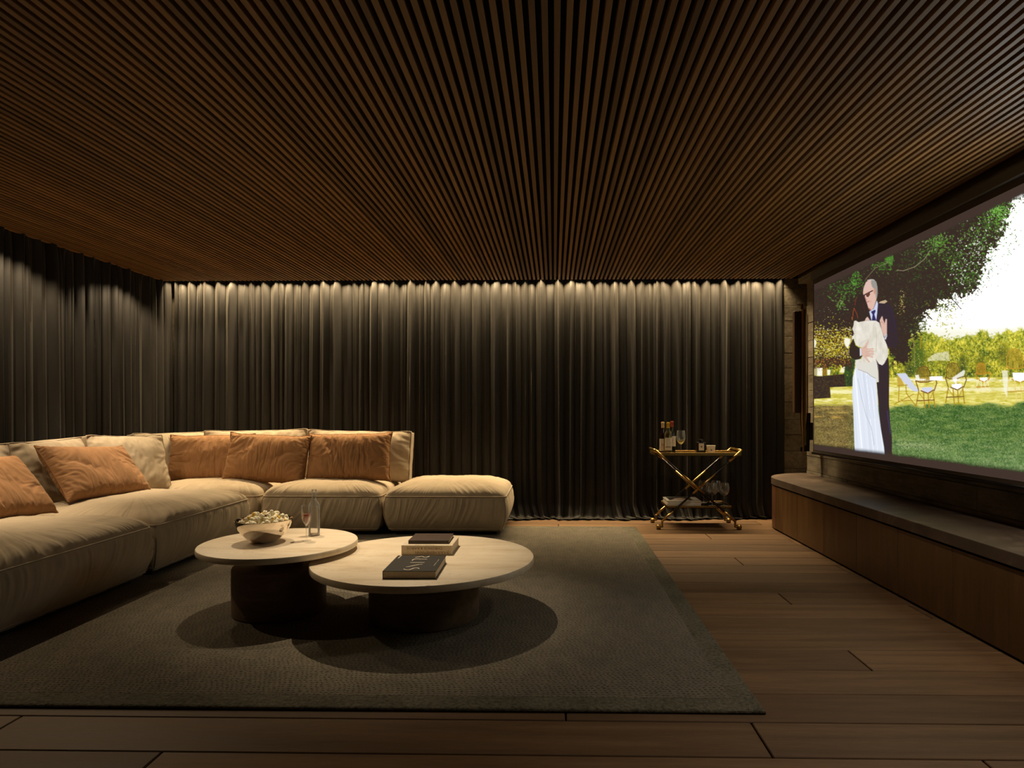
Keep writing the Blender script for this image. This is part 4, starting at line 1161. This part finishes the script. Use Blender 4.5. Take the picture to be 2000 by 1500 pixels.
bk_s = relax_pillow(0.82, 0.53, 0.24, 17, 52, 34, gusset=0.12, iters=150, slack=1.032, pucker=0.96)
pl = [relax_pillow(0.84, 0.50, 0.155, 21 + s_, 90, 54, iters=250, slack=1.12, pucker=0.925, press=0.6) for s_ in range(3)]
gC = 'cream back cushions of the sofa'; gO = 'caramel velvet throw pillows'
Tb = R(10)
pillow_thing('back_cushion', 'cream back cushion right of centre, ending beside the ottoman', gC, bk[0], (-2.055, 6.74, 0.715), R(0), Tb, R(-1), CR, CP)
pillow_thing('back_cushion', 'cream back cushion peeking out above the two left caramel pillows of the back row', gC, bk[1], (-3.165, 6.76, 0.722), R(1), Tb, R(1), CR, CP)
pillow_thing('back_cushion', 'cream cushion tucked in the far corner, only its top edge showing', gC, bk_s, (-3.97, 6.62, 0.70), R(58), Tb, 0, CR, CP)
pillow_thing('back_cushion', 'wrinkled cream cushion in the corner between two caramel pillows', gC, bk_s, (-3.86, 5.70, 0.705), R(80), R(14), R(-2), CR, CP, flip=True)
pillow_thing('back_cushion', 'cream cushion behind the big tilted caramel pillow on the left row', gC, bk_s, (-4.00, 4.98, 0.70), R(92), R(7), R(1), CR, CP)
pillow_thing('back_cushion', 'cream back cushion at the left frame edge, against the left curtain', gC, bk[0], (-3.98, 4.02, 0.69), R(90), R(7), R(0), CR, CP)
pillow_thing('throw_pillow', 'caramel velvet pillow at the left frame edge, nearest the camera', gO, pl[0], (-3.64, 4.00, 0.69), R(90), R(38), R(-1), OR, OP)
pillow_thing('throw_pillow', 'large creased caramel pillow leaning on the left row, seen sideways', gO, pl[1], (-3.68, 5.09, 0.705), R(87), R(37), R(-4), OR, OP)
pillow_thing('throw_pillow', 'caramel pillow at the corner, leftmost of the three on the back row', gO, pl[2], (-3.52, 6.50, 0.705), R(4), R(15), R(1), OR, OP, flip=True)
pillow_thing('throw_pillow', 'deeply creased caramel pillow, middle of the three on the back row', gO, pl[1], (-2.885, 6.38, 0.715), R(-2), R(16), R(-2.5), OR, OP, flip=True)
pillow_thing('throw_pillow', 'caramel pillow, rightmost of the three on the back row, below a cream cushion', gO, pl[0], (-2.065, 6.42, 0.725), R(0), R(16), R(1.5), OR, OP)

# ================================================================== COFFEE TABLES
def coffee_table(label, x, y, ztop, r, thick, rb, seed):
    th = thing('coffee_table', label, 'table', (x, y, rz_), 0)
    z1 = ztop - rz_; z0 = z1 - thick
    lathe('tabletop', [(0, z0), (r - 0.010, z0), (r - 0.002, z0 + 0.004), (r, z0 + 0.010), (r, z1 - 0.008), (r - 0.003, z1 - 0.002), (r - 0.008, z1), (0, z1)], MAT['travertine'], th, 128)
    lathe('drum_base', [(0, 0), (rb - 0.012, 0), (rb - 0.003, 0.006), (rb, 0.016), (rb, z0 - 0.107), (rb - 0.004, z0 - 0.097), (rb - 0.012, z0 - 0.093), (0, z0 - 0.093)], MAT['drum'], th, 96)
    lathe('bronze_neck', [(rb * 0.50, z0 - 0.094), (rb * 0.50, z0 - 0.0005)], MAT['brass_dark'], th, 64)
    return th
TR = (-0.746, 3.678, 0.357); TL = (-1.625, 3.765, 0.420)
coffee_table('lower wide round travertine coffee table carrying the books', TR[0], TR[1], TR[2], 0.630, 0.040, 0.312, 1)
coffee_table('higher small round travertine coffee table carrying the popcorn bowl', TL[0], TL[1], TL[2], 0.445, 0.037, 0.262, 2)

# bowl with popcorn
bx_, by_ = -1.715, 3.755; br_ = 0.160
bowl = lathe('bowl', [(0, 0.0), (0.052, 0.0), (0.059, 0.003), (0.094, 0.024), (0.124, 0.054), (0.145, 0.086), (0.156, 0.114), (br_, 0.134), (0.1588, 0.1355), (0.1565, 0.132), (0.151, 0.112), (0.140, 0.086), (0.118, 0.057), (0.088, 0.030), (0.052, 0.010), (0, 0.008)], MAT['steel'], None, 96, (bx_, by_, TL[2]))
tag(bowl, 'polished silver bowl heaped with popcorn on the smaller table', 'bowl')
def popcorn_mesh(seed):
    rg = random.Random(seed); bm = bmesh.new()
    for k in range(rg.randint(5, 7)):
        t = bmesh.new(); bmesh.ops.create_icosphere(t, subdivisions=2, radius=rg.uniform(0.007, 0.0115))
        off = Vector((rg.uniform(-1, 1), rg.uniform(-1, 1), rg.uniform(-.5, 1))).normalized() * rg.uniform(0.004, 0.011)
        mi = 0 if k < 3 else rg.choice((0, 0, 1, 1, 2) if seed % 2 else (0, 0, 0, 1, 1))
        mp = {}
        for v in t.verts:
            d = 1 + 0.28 * math.sin(v.co.x * 700 + k) * math.sin(v.co.y * 620 + seed) + 0.12 * math.sin(v.co.z * 1500 + k)
            mp[v.index] = bm.verts.new(v.co * d + off)
        for f in t.faces:
            nf = bm.faces.new([mp[v.index] for v in f.verts]); nf.material_index = mi; nf.smooth = True
        t.free()
    me = bpy.data.meshes.new('popcorn'); bm.to_mesh(me); bm.free()
    for m_ in ('corn_white', 'corn_yellow', 'corn_brown'): me.materials.append(MAT[m_])
    return me
pcs = [popcorn_mesh(s_) for s_ in range(8)]
rgp = random.Random(9); placed = []
for layer, (n_, rad, zz0) in enumerate(((14, 0.080, 0.080), (26, 0.110, 0.104), (36, 0.128, 0.125), (24, 0.100, 0.146), (9, 0.055, 0.162))):
    for k in range(n_):
        for tr_ in range(40):
            rr = rad * math.sqrt(rgp.random()); an = rgp.uniform(0, 2 * math.pi); p = (rr * math.cos(an), rr * math.sin(an), zz0 + rgp.uniform(-.004, .006))
            if all((p[0] - q_[0]) ** 2 + (p[1] - q_[1]) ** 2 + (p[2] - q_[2]) ** 2 > 0.021 ** 2 for q_ in placed): break
        else: continue
        placed.append(p)
        o = bpy.data.objects.new('popcorn', pcs[rgp.randrange(8)]); COL.objects.link(o)
        o.location = (bx_ + p[0], by_ + p[1], TL[2] + p[2]); o.rotation_euler = [rgp.uniform(0, 6.28) for _ in range(3)]
        sc_ = rgp.uniform(.85, 1.15); o.scale = (sc_,) * 3
        tag(o, 'puffed piece of popcorn heaped in the silver bowl', 'popcorn', 'popcorn in the silver bowl')

def wine_glass(name, label, loc, prof_bowl, stem_r, foot_r, hstem, wine=None, wine_mat=None, group=None, seg=40):
    th = thing(name, label, 'glass', loc, 0, group)
    lathe('foot', [(0, 0), (foot_r, 0), (foot_r, 0.0012), (foot_r * .5, 0.003), (stem_r * 1.8, 0.008), (stem_r, 0.020), (stem_r, hstem - 0.012), (stem_r * 2.2, hstem)], MAT['glass'], th, seg)
    outr = [(r_, z_) for r_, z_ in prof_bowl]; inn = [(max(r_ - 0.0012, 0), z_) for r_, z_ in prof_bowl[::-1]]
    lathe('bowl', outr + inn, MAT['glass'], th, seg)
    if wine:
        pts = [(max(r_ - 0.002, 0), z_ + 0.001) for r_, z_ in prof_bowl if z_ <= wine]
        rr = np.interp(wine, [p[1] for p in prof_bowl], [p[0] for p in prof_bowl]) - 0.002
        lathe('wine', pts + [(rr, wine), (0, wine)], wine_mat, th, seg)
    return th
gx_, gy_ = float(onz(600, 1055, .42)[0]), 3.80
wine_glass('flute_glass', 'slender tulip glass of rose wine in front of the clear bottle', (gx_, gy_, TL[2]),
           [(0.0, 0.088), (0.006, 0.092), (0.016, 0.108), (0.026, 0.130), (0.0305, 0.152), (0.0300, 0.175), (0.0265, 0.212)], 0.0035, 0.029, 0.090, 0.160, MAT['rose'])
bp = onz(613.5, 1046, .42)
bot = thing('glass_bottle', 'empty clear glass bottle beside the flute on the smaller table', 'bottle', (bp[0], bp[1], TL[2]))
pf_ = [(0, 0.0), (0.030, 0.0), (0.0345, 0.004), (0.0345, 0.175), (0.032, 0.190), (0.024, 0.205), (0.0145, 0.222), (0.0125, 0.235), (0.0125, 0.262), (0.0165, 0.264), (0.0165, 0.270), (0.0135, 0.273), (0.015, 0.279), (0.0135, 0.288), (0.010, 0.289)]
lathe('body', pf_, MAT['glass'], bot, 40)
lathe('inner_wall', [(0, 0.012), (0.029, 0.012), (0.031, 0.018), (0.031, 0.173), (0.028, 0.188), (0.020, 0.204), (0.0105, 0.224), (0.0095, 0.285)], MAT['glass'], bot, 40)

# books
def quad_book(name, label, bl, br2, depth, z0, t, cover, pages='paper', spine_front=False, board=0.003, over=0.003, group=None):
    """bl, br2: front-left and front-right corners on the table plane"""
    bl = np.array(bl[:2]); br2 = np.array(br2[:2]); w = np.linalg.norm(br2 - bl); ang = math.atan2(br2[1] - bl[1], br2[0] - bl[0])
    c = (bl + br2) / 2
    th = thing(name, label, 'book', (c[0], c[1], z0), ang, group)
    box('back_cover', -w / 2, w / 2, 0, depth, 0, board, MAT[cover], th, 0.0006)
    box('front_cover', -w / 2, w / 2, 0, depth, t - board, t, MAT[cover], th, 0.0006)
    if spine_front:
        box('pages', -w / 2 + over, w / 2 - over, board, depth - over, board, t - board, MAT[pages], th)
        box('spine', -w / 2, w / 2, -0.0005, board, 0.0, t, MAT[cover], th, 0.0008)
    else:
        box('pages', -w / 2 + board, w / 2 - over, over, depth - over, board, t - board, MAT[pages], th)
        box('spine', -w / 2, -w / 2 + board, 0, depth, 0, t, MAT[cover], th, 0.0008)
    return th, w, ang
zt = TR[2]
T1 = 0.040
b1l, b1r = onz(747, 1131, zt), onz(851.5, 1131, zt)
bd = float(np.linalg.norm(onz(876, 1099, zt)[:2] - b1r[:2]))
bk1, w1, a1 = quad_book('book', 'black hardcover book lying open to view in front, pale lettering on its cover', b1l, b1r, bd, zt, T1, 'black_cover')
def strokes_on(bk, strokes, z, mat, name, wd):
    m = Matrix.Translation(bk.location) @ Matrix.Rotation(bk.rotation_euler.z, 4, 'Z'); mi = m.inverted()
    bm = bmesh.new()
    for st in strokes:
        pts = []
        for (x, y) in st:
            p = onz(x, y, z); pts.append(mi @ Vector((p[0], p[1], p[2])))
        # flat ribbon
        L_, R_ = [], []
        for i, p in enumerate(pts):
            d = pts[min(i + 1, len(pts) - 1)] - pts[max(i - 1, 0)]; d.z = 0; d.normalize(); nrm = Vector((-d.y, d.x, 0))
            tt = i / max(len(pts) - 1, 1); wv_ = wd * (0.55 + 0.45 * math.sin(math.pi * min(max(tt, .08), .92)))
            L_.append(bm.verts.new(p + nrm * wv_ / 2 + Vector((0, 0, 0.0004)))); R_.append(bm.verts.new(p - nrm * wv_ / 2 + Vector((0, 0, 0.0004))))
        for i in range(len(pts) - 1): bm.faces.new((L_[i], R_[i], R_[i + 1], L_[i + 1]))
    bmesh.ops.recalc_face_normals(bm, faces=bm.faces[:])
    for f in bm.faces:
        if f.normal.z < 0: f.normal_flip()
    return bm_obj(name, bm, mat, bk)
Z1 = lambda p: [(770 + x / 18.18, 1078 + y / 18.18) for x, y in p]
strokes_on(bk1, [Z1([(735, 190), (800, 188), (870, 178), (940, 165), (985, 152)]), Z1([(1000, 155), (1030, 178), (1080, 188), (1150, 188), (1210, 172), (1250, 150)]),
                 Z1([(635, 305), (665, 275), (720, 255), (800, 250), (1000, 256), (1170, 258)]), Z1([(565, 374), (700, 374), (900, 374), (1075, 374)]),
                 Z1([(415, 532), (520, 520), (700, 480), (870, 445), (1010, 437)]), Z1([(340, 602), (380, 625), (450, 635), (540, 630), (620, 605), (700, 575), (780, 565), (850, 572), (885, 600)])],
           zt + T1, MAT['print_light'], 'cover_lettering', 0.0085)
strokes_on(bk1, [Z1([(135, 232), (190, 185), (260, 125)])], zt + T1, MAT['print_light'], 'small_print', 0.006)
strokes_on(bk1, [Z1([(1405, 490), (1500, 375)]), Z1([(1515, 360), (1540, 330)]), Z1([(1545, 322), (1590, 268)])], zt + T1, MAT['grey_print'], 'small_print', 0.006)
b2l, b2r = onz(784, 1084, zt), onz(883, 1084.5, zt); T2 = 0.056
bd2 = float(np.linalg.norm(onz(896.5, 1065.5, zt)[:2] - b2r[:2]))
bk2, w2, a2 = quad_book('book', 'thick cream book lying behind the black book, titles upside down on its spine', b2l, b2r, bd2, zt, T2, 'white_cover', spine_front=True)
text_obj('spine_title', 'JULIUS HEINEMANN', 0.0215, MAT['print_dark'], bk2, (w2 * 0.10, -0.0012, T2 * 0.27), (R(90), R(180), 0), sx=1.02)
text_obj('spine_title', 'CHRONOS & KAIROS', 0.0215, MAT['print_dark'], bk2, (-w2 * 0.045, -0.0012, T2 * 0.72), (R(90), R(180), 0), sx=1.02)
text_obj('cover_title', 'CHRONOS & KAIROS', 0.012, MAT['print_dark'], bk2, (-w2 * 0.05, 0.014, T2 + 0.0003), (0, 0, R(180)))
b3l, b3r = onz(797.5, 1062.3, zt + T2), onz(876.5, 1062.3, zt + T2); T3 = 0.021
bd3 = float(np.linalg.norm(onz(886, 1048.5, zt + T2)[:2] - b3r[:2]))
bk3, w3, a3 = quad_book('book', 'small brown leather book on top of the cream book', b3l, b3r, bd3, zt + T2, T3, 'brown_cover', spine_front=True)
text_obj('embossed_title', 'THE', 0.026, MAT['emboss'], bk3, (0.0, bd3 * 0.72, T3 + 0.0003), (0, 0, 0), sx=1.5)

# ================================================================== BAR CART
ox, oy = 1.4535, 6.655
cart = thing('bar_cart', 'brass bar cart with black crossed legs standing before the curtain', 'cart', (ox, oy, 0))
FYc, BYc = -0.195, 0.195
tz = 0.752
def rim_tray(name, x0, x1, y0, y1, z0, z1, mat, parent, wall=0.006):
    bm = bmesh.new()
    add_box(bm, x0, x1, y0, y1, z0, z0 + 0.006, 0.001)
    for (a, b, c, d) in ((x0, x1, y0, y0 + wall), (x0, x1, y1 - wall, y1), (x0, x0 + wall, y0, y1), (x1 - wall, x1, y0, y1)): add_box(bm, a, b, c, d, z0, z1, 0.001)
    return bm_obj(name, bm, mat, parent)
tp = rim_tray('top_tray', -0.435, 0.435, FYc + 0.012, BYc - 0.012, tz - 0.016, tz + 0.020, MAT['brass_dark'], cart)
box('tray_surface', -0.428, 0.428, FYc + 0.019, BYc - 0.019, tz - 0.010, tz, MAT['brass'], tp)
ls = rim_tray('lower_shelf', -0.315, 0.335, FYc + 0.012, BYc - 0.012, 0.212, 0.236, MAT['brass_dark'], cart)
box('shelf_surface', -0.309, 0.329, FYc + 0.019, BYc - 0.019, 0.218, 0.228, MAT['lacquer'], ls)
xb, xt_ = 0.365, 0.432; zb_, zt_ = 0.082, 0.796
for yv in (FYc, BYc):
    for sgn in (-1, 1):
        P0_ = Vector((-xb * sgn, yv, zb_)); P1_ = Vector((xt_ * sgn, yv, zt_)); dY = 0.008 * sgn
        P0_.y += dY; P1_.y += dY
        lg = tube('leg', [P0_, P1_], 0.0105, MAT['lacquer'], cart, 12)
        d = (P1_ - P0_)
        for (t0, t1) in ((0.0, 0.14), (0.39, 0.66), (0.845, 1.0)):
            tube('brass_sleeve', [P0_ + d * t0, P0_ + d * t1], 0.0125, MAT['brass'], lg, 12)
for sgn in (-1, 1):
    tube('handle', [(xt_ * sgn, FYc + 0.008 * sgn, zt_), (xt_ * sgn, BYc + 0.008 * sgn, zt_)], 0.0105, MAT['brass'], cart, 12)
for yv in (FYc, BYc):
    for sgn in (-1, 1):
        cs_ = thing_parent = None
        bm = bmesh.new()
        add_box(bm, xb * sgn - 0.009, xb * sgn + 0.009, yv - 0.011, yv + 0.011, 0.022, 0.088, 0.002)
        add_box(bm, min(xb * sgn, (xb + 0.028) * sgn) - 0.006, max(xb * sgn, (xb + 0.028) * sgn) + 0.006, yv - 0.009, yv + 0.009, 0.020, 0.036, 0.002)
        br3 = bm_obj('caster_bracket', bm, MAT['brass_dark'], cart)
        tube('wheel', [((xb + 0.018) * sgn, yv, 0.0255), ((xb + 0.058) * sgn, yv, 0.0255)], 0.0252, MAT['brass_dark'], br3, 20)

def wine_bottle(label, px, Y, glassmat, foil, lab, lab_z, burg=False, h=0.325, wine=None):
    x = float(ony(px, 850, Y)[0])
    th = thing('wine_bottle', label, 'bottle', (x, Y, tz), 0, 'wine bottles on the bar cart')
    if burg: pr = [(0, 0), (0.036, 0), (0.0395, 0.004), (0.0395, 0.135), (0.037, 0.16), (0.028, 0.20), (0.018, 0.235), (0.0145, 0.265), (0.0145, h - 0.004), (0.012, h)]
    else: pr = [(0, 0), (0.034, 0), (0.0375, 0.004), (0.0375, 0.190), (0.035, 0.207), (0.027, 0.224), (0.017, 0.238), (0.0145, 0.255), (0.0145, h - 0.004), (0.012, h)]
    lathe('body', pr, glassmat, th, 40)
    lathe('foil_cap', [(0.0155, h - 0.058), (0.0158, h - 0.020), (0.0168, h - 0.018), (0.0168, h - 0.006), (0.014, h + 0.002), (0, h + 0.003)], foil, th, 32)
    rl = 0.0400 if burg else 0.0381
    bm = bmesh.new(); vs = []
    for a in np.linspace(R(-90 - 66), R(-90 + 66), 26): vs.append([bm.verts.new((rl * math.cos(a), rl * math.sin(a), z_)) for z_ in lab_z])
    for a, b in zip(vs, vs[1:]): f = bm.faces.new((a[0], b[0], b[1], a[1])); f.smooth = True
    lb = bm_obj('label', bm, lab, th)
    def mark(a0, a1, z0, z1, mat, nm='label_print'):
        bm = bmesh.new(); vs = []
        for a in np.linspace(R(-90 + a0), R(-90 + a1), 10): vs.append([bm.verts.new(((rl + .0004) * math.cos(a), (rl + .0004) * math.sin(a), z_)) for z_ in (z0, z1)])
        for a, b in zip(vs, vs[1:]): bm.faces.new((a[0], b[0], b[1], a[1]))
        bm_obj(nm, bm, mat, lb)
    if wine:
        lathe('wine', [(0, 0.006), (0.033, 0.006), (0.0335, 0.012), (0.0335, 0.19), (0.030, 0.205), (0.022, 0.222), (0, 0.222)], wine, th, 32)
        mark(-56, 34, lab_z[0] + 0.030, lab_z[0] + 0.038, MAT['print_dark']); mark(2, 8, lab_z[1] - 0.024, lab_z[1] - 0.018, MAT['print_black'])
        for q_ in range(3): mark(4, 56, lab_z[1] - 0.045 - .009 * q_, lab_z[1] - 0.0435 - .009 * q_, MAT['print_dark'])
    else:
        mark(-30, 5, lab_z[0] + 0.045, lab_z[0] + 0.075, MAT['print_skin']); mark(-50, 40, lab_z[0] + 0.030, lab_z[0] + 0.032, MAT['print_dark'])
    return th
wine_bottle('dark red wine bottle with a cream foil cap, leftmost of three on the cart', 1294.5, 6.60, MAT['red_bottle'], MAT['foil_cream'], MAT['label_paper'], (0.032, 0.155), True)
wine_bottle('pale glass wine bottle with a yellow cap, in front of the other two', 1305, 6.545, MAT['white_bottle'], MAT['foil_yellow'], MAT['label_paper'], (0.040, 0.168), False, 0.322, MAT['white_wine'])
wine_bottle('black wine bottle with a red cap, rightmost of three on the cart', 1312.5, 6.655, MAT['black_bottle'], MAT['foil_red'], MAT['label_grey'], (0.075, 0.180), False, 0.332)
wp = [(0.0, 0.098), (0.010, 0.101), (0.026, 0.113), (0.040, 0.135), (0.0455, 0.160), (0.0440, 0.190), (0.0385, 0.238)]
wine_glass('wine_glass', 'stemmed glass half full of white wine on the cart top', (float(ony(1330, 860, 6.58)[0]), 6.58, tz), wp, 0.0035, 0.034, 0.100, 0.142, MAT['white_wine'])
# black scent bottle
sx_ = float(ony(1368.5, 870, 6.60)[0])
sb = thing('scent_bottle', 'squat black bottle with a white label on the cart top', 'bottle', (sx_, 6.60, tz))
box('body', -0.045, 0.045, -0.03, 0.03, 0, 0.120, MAT['lacquer'], sb, 0.006, 3)
lathe('stopper', [(0, 0.148), (0.028, 0.148), (0.030, 0.145), (0.030, 0.129), (0.026, 0.127), (0.018, 0.126), (0.018, 0.119), (0, 0.119)], MAT['lacquer'], sb, 28)
lb = box('label', -0.026, 0.028, -0.0308, -0.0302, 0.036, 0.108, MAT['label_paper'], sb)
box('label_print', -0.006, 0.006, -0.0315, -0.0309, 0.066, 0.080, MAT['print_black'], lb)
# scented candle cup
kx = float(ony(1388.5, 875, 6.56)[0])
cc = thing('candle_cup', 'small white tapered candle cup with a black square mark on the cart', 'candle', (kx, 6.56, tz))
lathe('cup', [(0, 0), (0.034, 0), (0.036, 0.003), (0.046, 0.088), (0.044, 0.088), (0.040, 0.070), (0, 0.068)], MAT['porcelain'], cc, 40)
box('cup_print', -0.011, 0.001, -0.0425, -0.0395, 0.038, 0.050, MAT['print_black'], cc)
# magazines
mz = 0.2285
mr = random.Random(4)
mags = ['white magazine at the bottom of the stack on the lower shelf', 'second white magazine up in the stack on the lower shelf', 'third white magazine up in the stack on the lower shelf', 'white magazine with a dark photo cover on top of the stack']
for k in range(4):
    dx_, dy_ = mr.uniform(-0.006, 0.006), mr.uniform(-0.004, 0.004)
    m_ = thing('magazine', mags[k], 'magazine', (ox - 0.135 + dx_, oy - 0.02 + dy_, mz + k * 0.0142), R(mr.uniform(-1, 1)), 'magazines on the cart shelf')
    box('pages', -0.168, 0.166, -0.138, 0.136, 0.001, 0.0128, MAT['mag'], m_)
    cvr = box('cover', -0.17, 0.17, -0.14, 0.14, 0.0128, 0.014, MAT['mag'], m_, 0.0004)
    sp_ = box('spine', -0.17, 0.17, -0.1412, -0.138, 0.0004, 0.0138, MAT['mag'], m_, 0.0004)
    for x_, l_ in ((-0.13, 0.05), (0.02, 0.04), (0.09, 0.05)): box('spine_print', x_, x_ + l_, -0.1416, -0.1412, 0.0055, 0.0085, MAT['label_grey'], sp_)
    if k == 3:
        box('cover_photo', -0.14, 0.10, -0.105, 0.125, 0.0141, 0.0144, MAT['print_black'], cvr)
        bm = bmesh.new()
        pts_ = [(-0.12, -0.10), (0.06, -0.10), (0.05, 0.0), (0.0, 0.06), (-0.06, 0.03)]
        bm.faces.new([bm.verts.new((x, y, 0.0147)) for x, y in pts_]); bm_obj('cover_figure', bm, MAT['print_skin'], cvr)
bpz = [(0.0, 0.102), (0.012, 0.104), (0.034, 0.116), (0.050, 0.142), (0.0555, 0.170), (0.052, 0.200), (0.043, 0.232)]
g0 = None
for k, (gx2, gy2, lab_) in enumerate(((0.155, -0.115, 'empty balloon wine glass, front left of four on the lower shelf'), (0.275, -0.115, 'empty balloon wine glass, front right of four on the lower shelf'),
                                      (0.118, 0.10, 'empty balloon wine glass, back left of four behind the front pair'), (0.245, 0.10, 'empty balloon wine glass, back right of four behind the front pair'))):
    if g0 is None: g0 = wine_glass('wine_glass', lab_, (ox + gx2, oy + gy2, 0.2285), bpz, 0.0033, 0.036, 0.104, group='empty glasses on the cart shelf')
    else: dup(g0, (ox + gx2, oy + gy2, 0.2285), 0, lab_)
